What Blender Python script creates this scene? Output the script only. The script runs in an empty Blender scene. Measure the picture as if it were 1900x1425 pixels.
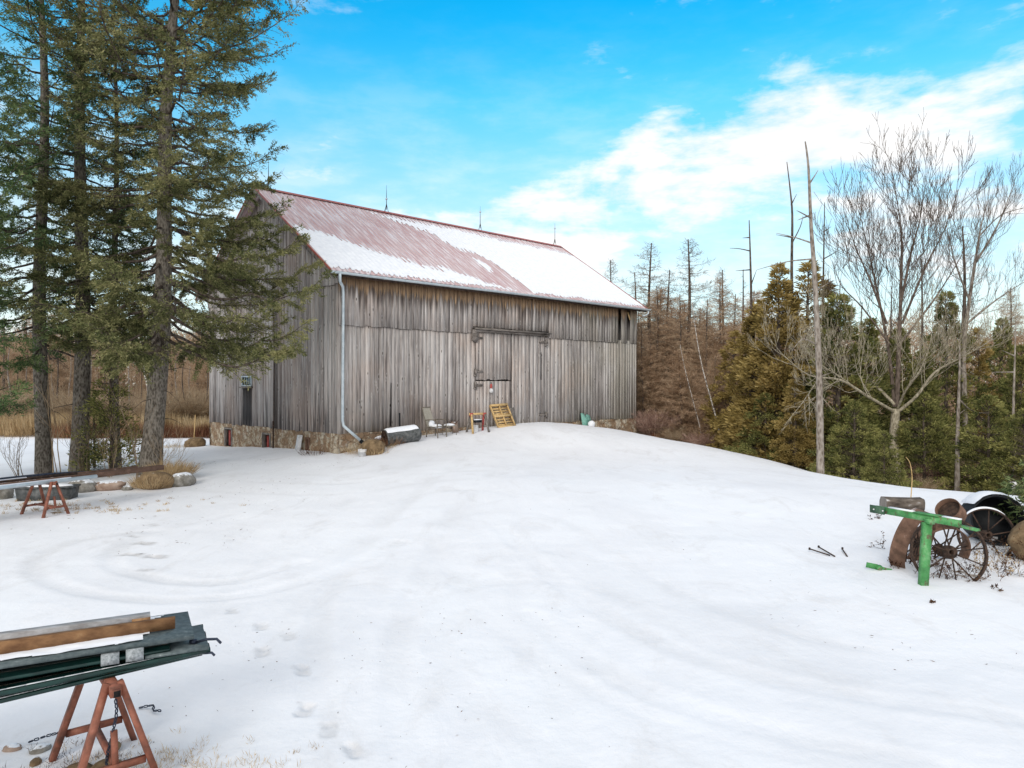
import bpy, math, random
import numpy as np
from mathutils import Vector, Matrix
R = math.radians
rng = np.random.default_rng(7)
random.seed(7)
C = bpy.context.scene.collection
# ------------------------------------------------------------------ camera
H = 3.1
FPX = 1342.0 / 1900.0
cam = bpy.data.cameras.new('camera')
cam.sensor_width = 36.0
cam.lens = 36.0 * FPX
cam.clip_end = 3000
camo = bpy.data.objects.new('camera', cam)
C.objects.link(camo)
camo.location = (0, 0, H)
camo.rotation_euler = (R(90), 0, 0)
bpy.context.scene.camera = camo
bpy.context.scene.view_settings.view_transform = 'Standard'
bpy.context.scene.view_settings.look = 'None'
bpy.context.scene.view_settings.exposure = 0.15
bpy.context.scene.view_settings.gamma = 1.0
# ------------------------------------------------------------------ sun and sky
SUN_EL, SUN_AZ = 25.0, 198.0      # azimuth clockwise from +Y (seen from above): behind the camera, a little left
sd = Vector((math.sin(R(SUN_AZ)) * math.cos(R(SUN_EL)), math.cos(R(SUN_AZ)) * math.cos(R(SUN_EL)), math.sin(R(SUN_EL))))
sun = bpy.data.lights.new('sun', 'SUN')
sun.energy = 1.5
sun.angle = R(22)
sun.color = (1.0, 0.95, 0.86)
suno = bpy.data.objects.new('sun', sun)
C.objects.link(suno)
suno.location = (0, 0, 40)
suno.rotation_euler = (-sd).to_track_quat('-Z', 'Y').to_euler()

world = bpy.data.worlds.new("World")
bpy.context.scene.world = world
world.use_nodes = True


class NT:
    """small helper to write node trees"""
    def __init__(s, nt):
        s.nt = nt

    def n(s, typ, **kw):
        nd = s.nt.nodes.new(typ)
        for k, v in kw.items():
            if k == 'inp':
                for a, b in v.items():
                    if isinstance(b, bpy.types.NodeSocket):
                        s.nt.links.new(b, nd.inputs[a])
                    else:
                        nd.inputs[a].default_value = b
            else:
                setattr(nd, k, v)
        return nd

    def math(s, op, a, b=None, c=None, clamp=False):
        i = {0: a}
        if b is not None:
            i[1] = b
        if c is not None:
            i[2] = c
        return s.n('ShaderNodeMath', operation=op, use_clamp=clamp, inp=i).outputs[0]

    def smooth(s, v, a, b, lo=0.0, hi=1.0):
        return s.n('ShaderNodeMapRange', interpolation_type='SMOOTHSTEP', inp={0: v, 1: a, 2: b, 3: lo, 4: hi}).outputs[0]

    def mix(s, f, a, b, mode='MIX'):
        nd = s.n('ShaderNodeMix', data_type='RGBA', blend_type=mode)
        for k, v in ((0, f), (6, a), (7, b)):
            if isinstance(v, bpy.types.NodeSocket):
                s.nt.links.new(v, nd.inputs[k])
            elif k == 0:
                nd.inputs[0].default_value = v
            else:
                nd.inputs[k].default_value = (v[0], v[1], v[2], 1)
        return nd.outputs[2]

    def vscale(s, v, sc):
        return s.n('ShaderNodeMapping', inp={0: v, 3: sc}).outputs[0]

    def noise(s, v, scale=1.0, detail=4.0, rough=0.55, dist=0.0):
        return s.n('ShaderNodeTexNoise', inp={'Vector': v, 'Scale': scale, 'Detail': detail, 'Roughness': rough, 'Distortion': dist}).outputs[0]

    def ramp(s, v, stops):
        nd = s.n('ShaderNodeValToRGB', inp={0: v})
        el = nd.color_ramp.elements
        while len(el) < len(stops):
            el.new(0.5)
        for e, (p, c) in zip(el, stops):
            e.position = p
            e.color = (c[0], c[1], c[2], 1)
        return nd.outputs[0]


def build_world():
    w = NT(world.node_tree)
    world.node_tree.nodes.clear()
    tc = w.n('ShaderNodeTexCoord').outputs['Generated']
    sep = w.n('ShaderNodeSeparateXYZ', inp={0: tc})
    x, y, z = sep.outputs[0], sep.outputs[1], sep.outputs[2]
    sky = w.n('ShaderNodeTexSky', sky_type='NISHITA', sun_disc=False, sun_elevation=R(SUN_EL), sun_rotation=R(SUN_AZ),
              air_density=1.0, dust_density=0.3, ozone_density=2.0).outputs[0]
    tint = w.ramp(z, [(0.0, (1.3, 1.5, 1.4)), (0.18, (1.05, 1.68, 1.55)), (0.36, (0.22, 2.05, 2.15)), (0.5, (0.0, 1.95, 2.4))])
    blue = w.mix(1.0, sky, tint, 'MULTIPLY')
    # clouds
    vs = w.vscale(tc, (1.6, 1.0, 3.6))
    n1 = w.noise(vs, 2.6, 9.0, 0.55, 0.25)
    n2 = w.noise(w.vscale(tc, (1.5, 1.0, 4.5)), 6.5, 6.0, 0.6, 0.1)
    # position below a slanting line that climbs to the right
    line = w.math('ADD', w.math('MULTIPLY', x, 0.235), w.math('MULTIPLY', y, 0.262))
    wv = w.math('SUBTRACT', z, line)                       # <0 below line
    band = w.math('MULTIPLY', w.smooth(wv, 0.075, -0.015), w.smooth(wv, -0.19, -0.05, 0.62, 1.0))
    right = w.smooth(w.math('SUBTRACT', x, w.math('MULTIPLY', y, 0.30)), -0.80, -0.25)
    band = w.math('MULTIPLY', band, right)
    back = w.smooth(y, 0.5, 0.0)  # added cloud cover behind the camera, unseen, to neutralise the light
    high = w.smooth(z, 0.60, 0.85)  # added unseen cover overhead, for the same neutral light
    bias = w.math('MAXIMUM', w.math('MAXIMUM', band, back), high)
    v = w.math('SUBTRACT', w.math('ADD', w.math('MULTIPLY', n1, 1.15), w.math('MULTIPLY', n2, 0.55)), 0.315)
    v = w.math('ADD', v, w.math('MULTIPLY', bias, 0.215))
    v = w.math('ADD', v, w.math('MULTIPLY', w.math('MAXIMUM', back, high), 0.28))
    mask = w.smooth(v, 0.55, 0.86)
    # thin veil near the horizon
    veil = w.math('ADD', w.smooth(z, 0.46, 0.05, 0.0, 0.58), w.math('MULTIPLY', w.smooth(n2, .35, .75), w.smooth(z, .5, .2, 0, .22)))
    mask = w.math('MAXIMUM', mask, veil)
    shade = w.ramp(n2, [(0.3, (8.2, 8.7, 9.3)), (0.6, (9.9, 9.85, 9.8))])
    col = w.mix(mask, blue, shade)
    bg = w.n('ShaderNodeBackground', inp={0: col, 1: 0.1})
    out = w.n('ShaderNodeOutputWorld', inp={0: bg.outputs[0]})


build_world()

# ------------------------------------------------------------------ noise in numpy
_P = np.random.default_rng(3).permutation(256)
_V = np.random.default_rng(4).random(256)


def vnoise(x, y, seed=0):
    xi = np.floor(x).astype(int)
    yi = np.floor(y).astype(int)
    xf, yf = x - xi, y - yi
    xf = xf * xf * (3 - 2 * xf)
    yf = yf * yf * (3 - 2 * yf)

    def h(a, b):
        return _V[_P[(_P[(a + seed * 17) & 255] + b) & 255]]
    return (h(xi, yi) * (1 - xf) + h(xi + 1, yi) * xf) * (1 - yf) + (h(xi, yi + 1) * (1 - xf) + h(xi + 1, yi + 1) * xf) * yf


def fbm(x, y, oct=4, seed=0):
    s = 0
    a = 0.5
    for o in range(oct):
        s = s + a * (vnoise(x, y, seed + o) - 0.5)
        x = x * 2.03 + 11.3
        y = y * 2.03 + 5.7
        a *= 0.5
    return s


# ------------------------------------------------------------------ the lie of the land
BX, BY, BA = -6.4, 26.6, R(44.03)        # near corner of the barn and direction of its long wall
dS = np.array([math.cos(BA), math.sin(BA)])
dT = np.array([-math.sin(BA), math.cos(BA)])


def bf(s, t):
    return BX + dS[0] * s + dT[0] * t, BY + dS[1] * s + dT[1] * t


def PX(px, py, Y):
    return ((px - 950) / 1342.0 * Y, Y, H - (py - 712) / 1342.0 * Y)


ctrl = []
for X in (-30, -18, -8, 0, 8, 14, 24):
    for Y in (-8, 3, 8):
        ctrl.append((X, Y, 0.0 if X < 10 else -0.05))
ctrl += [(-30, 16, .1), (-18, 16, .12), (-9, 15, .08), (-3, 14, .08), (3, 14, .12), (8, 13.5, .12), (11, 13, .12), (6.1, 10.8, .08), (12, 11, .1)]
ctrl += [(-11, 20, .15), (-15, 24, .15), (-8, 20, .2), (-20, 30, .12), (-30, 30, .12), (-16, 40, .12), (-28, 40, .12), (-45, 40, .12)]
for s, t, z in ((0, 0, .55), (0, 2, .50), (0, 5.5, .40), (0, 9, .22), (0, 12, .12), (-2, 6, .32), (-3, 1, .38), (.8, -.6, .55), (1.7, -.6, .85), (2.4, -1.2, .88),
                (3.8, -.8, 1.0), (6, -.7, 1.08), (9, -.2, 1.27), (9, -1.5, 1.24), (11.5, -.2, 1.28), (14, -.3, .98), (16.2, -.3, .68), (18.3, -.2, .30),
                (20, 2, .0), (18.5, 12, -.2), (9, 6, 1.0), (0, 14, .05), (10, 16, -.2), (11, -1.5, 1.2), (13.7, -1.8, .95)):
    X, Y = bf(s, t)
    ctrl.append((X, Y, z))
ctrl += [PX(900, 845, 25), PX(1000, 835, 28), PX(800, 868, 22.5), PX(1000, 895, 19.5), PX(1150, 860, 25), PX(700, 885, 21)]
crest = [PX(1230, 818, 37), PX(1340, 835, 33), PX(1430, 855, 29), PX(1520, 878, 25.5), PX(1600, 892, 23), PX(1690, 905, 21), PX(1820, 915, 19), PX(1900, 921, 18)]
ctrl += crest
for (X, Y, Z) in crest:
    nx_, ny_ = .8, .6
    ctrl.append((X + nx_ * 4, Y + ny_ * 4, Z - .95))
    ctrl.append((X + nx_ * 9, Y + ny_ * 9, -1.5))
ctrl += [(17, 17, -.3), (22, 14, -.6), (30, 24, -1.5), (45, 30, -1.6), (25, 50, -1.5), (45, 60, -1.5), (10, 55, -1.0), (0, 60, -.5), (-20, 60, 0), (-45, 60, .1),
         (-60, 10, .1), (-60, 40, .1), (60, 10, -.6), (60, 60, -1.5), (60, 35, -1.5), (-60, 80, 0), (0, 85, -.6), (60, 85, -1.5), (-60, -8, 0), (60, -8, -.2)]
CP = np.array(ctrl, float)


def _phi(r2):
    return 0.5 * r2 * np.log(r2 + 1e-9)


_n = len(CP)
A = np.zeros((_n + 3, _n + 3))
D2 = (CP[:, None, 0] - CP[None, :, 0]) ** 2 + (CP[:, None, 1] - CP[None, :, 1]) ** 2
A[:_n, :_n] = _phi(D2) + np.eye(_n) * 0.6
A[:_n, _n] = 1
A[:_n, _n + 1:] = CP[:, :2]
A[_n, :_n] = 1
A[_n + 1:, :_n] = CP[:, :2].T
_w = np.linalg.solve(A, np.concatenate([CP[:, 2], [0, 0, 0]]))


def seg_dist(x, y, pts):
    d = np.full(x.shape, 1e9)
    for (a, b) in zip(pts[:-1], pts[1:]):
        ax, ay = a
        bx, by = b
        vx, vy = bx - ax, by - ay
        t = np.clip(((x - ax) * vx + (y - ay) * vy) / (vx * vx + vy * vy), 0, 1)
        d = np.minimum(d, np.hypot(x - ax - t * vx, y - ay - t * vy))
    return d


def gpx(px, py, z=0.05):
    Y = (H - z) * 1342.0 / (py - 712)
    return ((px - 950) / 1342.0 * Y, Y)


def spline(pts, n=8):
    pts = [pts[0]] + list(pts) + [pts[-1]]
    out = []
    for i in range(1, len(pts) - 2):
        p0, p1, p2, p3 = [np.array(p, float) for p in pts[i - 1:i + 3]]
        for k in range(n):
            t = k / n
            out.append(tuple(0.5 * ((2 * p1) + (-p0 + p2) * t + (2 * p0 - 5 * p1 + 4 * p2 - p3) * t * t + (-p0 + 3 * p1 - 3 * p2 + p3) * t ** 3)))
    out.append(tuple(pts[-2]))
    return out


TRACKS = [
    spline([gpx(300, 985), gpx(150, 1003), gpx(62, 1040), gpx(120, 1085), gpx(330, 1108), gpx(560, 1075), gpx(740, 1010)]),
    spline([gpx(420, 960), gpx(300, 985), gpx(215, 1020), gpx(230, 1055), gpx(400, 1075), gpx(560, 1040)]),
    spline([gpx(590, 1300), gpx(600, 1120), gpx(690, 1000), gpx(780, 930), gpx(860, 880)]),
    spline([gpx(760, 1420), gpx(740, 1180), gpx(800, 1030), gpx(850, 950)]),
    spline([gpx(1900, 1330), gpx(1500, 1270), gpx(1230, 1190), gpx(1040, 1080), gpx(930, 990)]),
    spline([gpx(1750, 1420), gpx(1350, 1330), gpx(1130, 1240), gpx(980, 1130)]),
    spline([gpx(460, 905), gpx(620, 915), gpx(760, 905), gpx(900, 900)]),
]
FOOT = [(484, 1160, .5, .035), (430, 1130, .4, .03), (487, 1207, .45, .045), (560, 1238, .55, .05), (565, 1307, .15, .06), (655, 1383, .7, .055),
        (246, 998, 1.2, .03), (265, 1009, 1.4, .05), (243, 1028, 1.4, .05), (287, 1032, 1.4, .06), (288, 979, 1.0, .03), (270, 1056, 1.3, .02), (535, 1180, .5, .02), (610, 1345, .4, .02)]
FOOTW = [gpx(a, b, .03) + (c, d) for a, b, c, d in FOOT]


def base_ground(x, y):
    x = np.atleast_1d(np.asarray(x, float))
    y = np.atleast_1d(np.asarray(y, float))
    xc = np.clip(x, -60, 60)
    yc = np.clip(y, -8, 85)
    out = np.zeros(x.shape)
    for i in range(0, x.size, 40000):
        a = xc.ravel()[i:i + 40000]
        b = yc.ravel()[i:i + 40000]
        r2 = (a[:, None] - CP[None, :, 0]) ** 2 + (b[:, None] - CP[None, :, 1]) ** 2
        out.ravel()[i:i + 40000] = _phi(r2) @ _w[:_n] + _w[_n] + _w[_n + 1] * a + _w[_n + 2] * b
    return out


def gz(x, y):
    return float(base_ground(x, y)[0]) + float(fbm(np.array([x * .45]), np.array([y * .45]), 4, 1)[0]) * .10


def gm(px, py, z=None):
    """world point on the ground seen along a direction from the standpoint"""
    d = np.array([(px - 950) / 1342.0, 1.0, -(py - 712) / 1342.0])
    for Y in np.arange(4, 80, .05):
        if H + d[2] * Y <= gz(d[0] * Y, Y):
            return (d[0] * Y, Y, gz(d[0] * Y, Y))
    return (d[0] * 30, 30, 0)


def ground_detail(X, Y):
    Z = base_ground(X, Y)
    Z += fbm(X * .45, Y * .45, 4, 1) * .10
    near = np.exp(-np.maximum(Y - 4, 0) / 14)
    Z += fbm(X * 2.2, Y * 2.2, 4, 2) * .022 * (0.3 + near)
    # wind-packed lumps on the ramp
    for k, path in enumerate(TRACKS):
        d = seg_dist(X, Y, path)
        wob = 0.7 + 0.6 * (vnoise(X * .8, Y * .8, 9) - .2)
        Z -= wob * (.015 if k < 2 else .011) * np.exp(-(d / .16) ** 4)
        Z += wob * .004 * np.exp(-((d - .27) / .09) ** 2)
        d2 = np.abs(d - 1.5)
        if k >= 2:
            Z -= wob * .006 * np.exp(-(d2 / .13) ** 4)
    for (fx, fy, ang, dep) in FOOTW:
        m = (np.abs(X - fx) < 1) & (np.abs(Y - fy) < 1)
        dx, dy = X[m] - fx, Y[m] - fy
        u = dx * math.sin(ang) * -1 + dy * math.cos(ang)
        v = dx * math.cos(ang) + dy * math.sin(ang)
        jit = fbm(dx * 14 + fx * 3, dy * 14, 3, 5) * .06
        r = ((np.abs(u) + jit) / .14) ** 5 + ((np.abs(v - .025 * np.sin(u * 12)) + jit) / .058) ** 5
        Z[m] -= .42 * dep * np.exp(-r) * (1 + .3 * (np.abs(u) > .05))
        rr = np.sqrt((u / .19) ** 2 + (v / .10) ** 2)
        Z[m] += .003 * np.exp(-((rr - 1.05) / .2) ** 2) * (vnoise(dx * 20, dy * 20, 2))
    return Z


# ------------------------------------------------------------------ object helpers
def mesh_np(name, V, Fs, mat, smooth=False):
    """V (n,3); Fs list of (m,k) int arrays"""
    me = bpy.data.meshes.new(name)
    V = np.asarray(V, np.float32)
    me.vertices.add(len(V))
    me.vertices.foreach_set('co', V.ravel())
    Fs = [np.asarray(f, np.int32) for f in Fs if len(f)]
    loops = np.concatenate([f.ravel() for f in Fs])
    tot = np.concatenate([np.full(len(f), f.shape[1], np.int32) for f in Fs])
    st = np.concatenate([[0], np.cumsum(tot)[:-1]]).astype(np.int32)
    me.loops.add(len(loops))
    me.loops.foreach_set('vertex_index', loops)
    me.polygons.add(len(tot))
    me.polygons.foreach_set('loop_start', st)
    me.polygons.foreach_set('loop_total', tot)
    if smooth:
        me.polygons.foreach_set('use_smooth', np.ones(len(tot), bool))
    me.update(calc_edges=True)
    me.validate()
    if mat:
        me.materials.append(mat)
    return me


class MB:
    def __init__(s):
        s.V = []
        s.F = {}
        s.n = 0

    def add(s, V, F):
        V = np.asarray(V, float).reshape(-1, 3)
        F = np.asarray(F, int)
        s.V.append(V)
        s.F.setdefault(F.shape[1], []).append(F + s.n)
        s.n += len(V)
        return s

    def box(s, c, size, rot=None, taper=1.0, ax=None):
        hx, hy, hz = [q / 2 for q in size]
        P = np.array([[-hx, -hy, -hz], [hx, -hy, -hz], [hx, hy, -hz], [-hx, hy, -hz], [-hx, -hy, hz], [hx, -hy, hz], [hx, hy, hz], [-hx, hy, hz]])
        P[4:, :2] *= taper
        if ax is not None:
            P = P @ np.array(ax, float)
        elif rot is not None:
            from mathutils import Euler
            P = P @ np.array(Euler(rot).to_matrix()).T
        P = P + np.array(c, float)
        return s.add(P, [[0, 3, 2, 1], [4, 5, 6, 7], [0, 1, 5, 4], [1, 2, 6, 5], [2, 3, 7, 6], [3, 0, 4, 7]])

    def beam(s, a, b, w, h, up=(0, 0, 1)):
        """box along a-b with width w (sideways) and height h (up)"""
        a, b = np.array(a, float), np.array(b, float)
        d = b - a
        L = np.linalg.norm(d)
        d /= L
        u = np.array(up, float)
        sd_ = np.cross(d, u)
        if np.linalg.norm(sd_) < 1e-4:
            sd_ = np.cross(d, np.array([1.0, 0, 0]))
        sd_ /= np.linalg.norm(sd_)
        u = np.cross(sd_, d)
        return s.box((a + b) / 2, (L, w, h), ax=[d, sd_, u])

    def tube(s, pts, rad, sides=8, cap=True):
        pts = [np.array(p, float) for p in pts]
        n = len(pts)
        if not hasattr(rad, '__len__'):
            rad = [rad] * n
        T = []
        for i in range(n):
            d = pts[min(i + 1, n - 1)] - pts[max(i - 1, 0)]
            T.append(d / (np.linalg.norm(d) + 1e-12))
        u = np.cross(T[0], [0, 0, 1.0])
        if np.linalg.norm(u) < .05:
            u = np.cross(T[0], [1.0, 0, 0])
        u /= np.linalg.norm(u)
        V = []
        for i in range(n):
            u = u - T[i] * np.dot(u, T[i])
            u /= np.linalg.norm(u)
            v = np.cross(T[i], u)
            for k in range(sides):
                a = 2 * math.pi * k / sides
                V.append(pts[i] + rad[i] * (u * math.cos(a) + v * math.sin(a)))
        F = []
        for i in range(n - 1):
            for k in range(sides):
                k2 = (k + 1) % sides
                F.append([i * sides + k, i * sides + k2, (i + 1) * sides + k2, (i + 1) * sides + k])
        off = s.n
        s.add(V, F)
        if cap:
            s.F.setdefault(sides, []).append(np.array([[off + k for k in range(sides)][::-1], [off + (n - 1) * sides + k for k in range(sides)]]))
        return s

    def segs(s, P0, P1, r0, r1, sides=3):
        P0, P1 = np.asarray(P0, float), np.asarray(P1, float)
        n = len(P0)
        if n == 0:
            return s
        d = P1 - P0
        L = np.linalg.norm(d, axis=1, keepdims=True) + 1e-9
        d = d / L
        ref = np.where(np.abs(d[:, 2:3]) > .9, np.array([[1.0, 0, 0]]), np.array([[0, 0, 1.0]]))
        u = np.cross(d, ref)
        u /= np.linalg.norm(u, axis=1, keepdims=True)
        v = np.cross(d, u)
        r0 = np.broadcast_to(np.asarray(r0, float), (n,))[:, None]
        r1 = np.broadcast_to(np.asarray(r1, float), (n,))[:, None]
        V = np.zeros((n, 2 * sides, 3))
        for k in range(sides):
            a = 2 * math.pi * k / sides
            o = u * math.cos(a) + v * math.sin(a)
            V[:, k] = P0 + o * r0
            V[:, sides + k] = P1 + o * r1
        b = np.arange(n)[:, None] * 2 * sides
        F = np.concatenate([b + np.array([[k, (k + 1) % sides, sides + (k + 1) % sides, sides + k]]) for k in range(sides)])
        return s.add(V.reshape(-1, 3), F)

    def cards(s, P, D, L, W, rs=None):
        """thin diamond blades from P along D"""
        rs = rs or rng
        P, D = np.asarray(P, float), np.asarray(D, float)
        n = len(P)
        if n == 0:
            return s
        D = D / (np.linalg.norm(D, axis=1, keepdims=True) + 1e-9)
        q = rs.normal(size=(n, 3))
        S = np.cross(D, q)
        S /= np.linalg.norm(S, axis=1, keepdims=True) + 1e-9
        L = np.broadcast_to(np.asarray(L, float), (n,))[:, None]
        W = np.broadcast_to(np.asarray(W, float), (n,))[:, None]
        mid = P + D * L * .45
        V = np.stack([P, mid + S * W / 2, P + D * L, mid - S * W / 2], 1)
        F = np.arange(4 * n).reshape(n, 4)
        return s.add(V.reshape(-1, 3), F)

    def lathe(s, prof, sides=24, o=(0, 0, 0), axis=(0, 0, 1), jit=0):
        """prof = [(r, h)]"""
        ax = np.array(axis, float)
        ax /= np.linalg.norm(ax)
        u = np.cross(ax, [0, 0, 1.0])
        if np.linalg.norm(u) < .05:
            u = np.array([1.0, 0, 0])
        u /= np.linalg.norm(u)
        v = np.cross(ax, u)
        V = []
        for r, h in prof:
            for k in range(sides):
                a = 2 * math.pi * k / sides
                V.append(np.array(o) + ax * h + r * (u * math.cos(a) + v * math.sin(a)))
        F = []
        for i in range(len(prof) - 1):
            for k in range(sides):
                k2 = (k + 1) % sides
                F.append([i * sides + k, i * sides + k2, (i + 1) * sides + k2, (i + 1) * sides + k])
        return s.add(V, F)

    def me(s, name, mat, smooth=False):
        V = np.concatenate(s.V)
        Fs = [np.concatenate(f) for f in s.F.values()]
        return mesh_np(name, V, Fs, mat, smooth)


def tag(o, label, cat=None, group=None, kind=None):
    if label:
        o['label'] = label
    if cat:
        o['category'] = cat
    if group:
        o['group'] = group
    if kind:
        o['kind'] = kind
    return o


def thing(name, label, cat, loc=(0, 0, 0), rotz=0.0, group=None):
    o = bpy.data.objects.new(name, None)
    o.empty_display_size = .1
    C.objects.link(o)
    o.location = loc
    o.rotation_euler = (0, 0, rotz)
    return tag(o, label, cat, group)


def part(name, mb, mat=None, parent=None, smooth=False, label=None):
    me = mb if isinstance(mb, bpy.types.Mesh) else mb.me(name, mat, smooth)
    o = bpy.data.objects.new(name, me)
    C.objects.link(o)
    o.parent = parent
    if label:
        o['label'] = label
    return o


def single(name, mb, mat, label, cat, loc=(0, 0, 0), rotz=0.0, group=None, smooth=False):
    o = part(name, mb, mat, None, smooth)
    o.location = loc
    o.rotation_euler = (0, 0, rotz)
    return tag(o, label, cat, group)


def dup(root, loc, rotz=0.0, scale=1.0, label=None, group=None):
    def cp(o, par):
        c = o.copy()
        C.objects.link(c)
        c.parent = par
        for ch in KIDS.get(o.name, []):
            cp(ch, c)
        return c
    r = cp(root, None)
    r.location = loc
    r.rotation_euler = (0, 0, rotz)
    r.scale = (scale,) * 3 if not hasattr(scale, '__len__') else scale
    if label:
        r['label'] = label
    if group:
        r['group'] = group
    return r


KIDS = {}


def note_kids(root):
    def rec(o):
        KIDS[o.name] = [c for c in bpy.data.objects if c.parent == o]
        for c in KIDS[o.name]:
            rec(c)
    rec(root)


# ------------------------------------------------------------------ materials
def mat_new(name):
    m = bpy.data.materials.new(name)
    m.use_nodes = True
    m.node_tree.nodes.clear()
    return m, NT(m.node_tree)


def finish(w, col, rough=.8, metal=0.0, bump=None, bstr=.3, bdist=.01, spec=.3, **kw):
    b = w.n('ShaderNodeBsdfPrincipled')
    for k, v in (('Base Color', col), ('Roughness', rough), ('Metallic', metal), ('Specular IOR Level', spec)):
        if isinstance(v, bpy.types.NodeSocket):
            w.nt.links.new(v, b.inputs[k])
        elif k == 'Base Color':
            b.inputs[k].default_value = (v[0], v[1], v[2], 1)
        else:
            b.inputs[k].default_value = v
    if bump is not None:
        bn = w.n('ShaderNodeBump', inp={'Strength': bstr, 'Distance': bdist, 'Height': bump})
        w.nt.links.new(bn.outputs[0], b.inputs['Normal'])
    w.n('ShaderNodeOutputMaterial', inp={0: b.outputs[0]})


def mat_mottled(name, c1, c2, scale=6, rough=.8, metal=0.0, bstr=.2, c3=None, stretch=(1, 1, 1), spec=.3, detail=6, snow=0.0, bdist=.01, p=(.35, .65)):
    m, w = mat_new(name)
    tc = w.n('ShaderNodeTexCoord').outputs['Object']
    v = w.vscale(tc, stretch)
    n = w.noise(v, scale, detail, .6)
    st = [(p[0], c1), (p[1], c2)]
    if c3:
        st.append((min(p[1] + .1, 1), c3))
    col = w.ramp(n, st)
    if snow:
        nz = w.n('ShaderNodeSeparateXYZ', inp={0: w.n('ShaderNodeNewGeometry').outputs['Normal']}).outputs[2]
        n2 = w.noise(tc, scale * 2.2, 5, .65)
        k = w.smooth(w.math('ADD', nz, w.math('MULTIPLY', n2, .8)), 1.45 - snow, 1.6 - snow)
        col = w.mix(k, col, (.80, .83, .88))
    finish(w, col, rough, metal, n, bstr, bdist, spec)
    return m


def mat_leaf(name, c1, c2, c3, scale=.9):
    m, w = mat_new(name)
    tc = w.n('ShaderNodeTexCoord').outputs['Object']
    n = w.noise(tc, scale, 3, .5)
    ri = w.n('ShaderNodeNewGeometry').outputs['Random Per Island']
    f = w.math('ADD', w.math('MULTIPLY', n, 1.5), w.math('MULTIPLY', ri, .55))
    col = w.ramp(w.math('SUBTRACT', f, .5, clamp=True), [(.15, c1), (.5, c2), (.9, c3)])
    d = w.n('ShaderNodeBsdfDiffuse', inp={0: col})
    t = w.n('ShaderNodeBsdfTranslucent', inp={0: col})
    mx = w.n('ShaderNodeMixShader', inp={0: .32, 1: d.outputs[0], 2: t.outputs[0]})
    w.n('ShaderNodeOutputMaterial', inp={0: mx.outputs[0]})
    return m


def mat_bark(name, c1, c2, sc=14, lich=None):
    m, w = mat_new(name)
    tc = w.n('ShaderNodeTexCoord').outputs['Object']
    n = w.noise(w.vscale(tc, (1, 1, .35)), sc, 7, .65)
    vo = w.n('ShaderNodeTexVoronoi', inp={'Vector': w.vscale(tc, (1, 1, .45)), 'Scale': sc * 1.3}).outputs[0]
    f = w.math('ADD', w.math('MULTIPLY', n, .7), w.math('MULTIPLY', vo, .45))
    col = w.ramp(f, [(.25, [q * .45 for q in c1]), (.45, c1), (.75, c2)])
    if lich:
        k = w.smooth(w.noise(tc, sc * .35, 5, .7), .55, .68)
        col = w.mix(k, col, lich)
    finish(w, col, .95, 0, f, .7, .03, .1)
    return m


def mat_snow():
    m, w = mat_new('snow_ground')
    tc = w.n('ShaderNodeTexCoord').outputs['Object']
    sep = w.n('ShaderNodeSeparateXYZ', inp={0: tc})
    big = w.noise(w.vscale(tc, (1, .55, 1)), .33, 5, .6, .4)
    fine = w.noise(tc, 9, 6, .65)
    grain = w.noise(tc, 70, 3, .6)
    col = w.ramp(big, [(.30, (.75, .757, .79)), (.48, (.81, .817, .85)), (.7, (.84, .855, .89))])
    pack = w.smooth(w.noise(w.vscale(tc, (1.0, .5, 1)), 1.1, 7, .7, .8), .50, .74, 0, .75)
    col = w.mix(pack, col, (.70, .695, .71))
    # icy wheel lanes, old dirty prints, and shade painted into the other prints
    at = w.n('ShaderNodeAttribute', attribute_name='wear_shade').outputs['Fac']
    col = w.mix(w.math('MULTIPLY', at, w.smooth(fine, .25, .75, .5, 1.0)), col, (.47, .46, .46))
    # leaf litter under the far woods
    lt = w.n('ShaderNodeAttribute', attribute_name='litter').outputs['Fac']
    ln = w.smooth(w.math('ADD', lt, w.math('MULTIPLY', w.noise(tc, 1.6, 7, .7), 1.0)), .98, 1.08)
    lcol = w.ramp(w.noise(tc, 5, 6, .7), [(.35, (.10, .062, .034)), (.6, (.26, .18, .10))])
    col = w.mix(ln, col, lcol)
    h = w.math('ADD', w.math('MULTIPLY', fine, 1.0), w.math('MULTIPLY', grain, .22))
    h = w.math('ADD', h, w.math('MULTIPLY', w.noise(w.vscale(tc, (1, .4, 1)), 2.6, 4, .6, .5), 2.0))
    sp = w.n('ShaderNodeTexVoronoi', inp={'Vector': tc, 'Scale': 2.3})
    rr = w.n('ShaderNodeSeparateXYZ', inp={0: sp.outputs[1]}).outputs[0]
    dot = w.math('MULTIPLY', w.smooth(w.math('ADD', sp.outputs[0], w.math('MULTIPLY', fine, .03)), .052, .038), w.math('GREATER_THAN', rr, .80))
    col = w.mix(dot, col, (.16, .13, .11))
    finish(w, col, .75, 0, h, .45, .02, .25)
    return m


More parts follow.
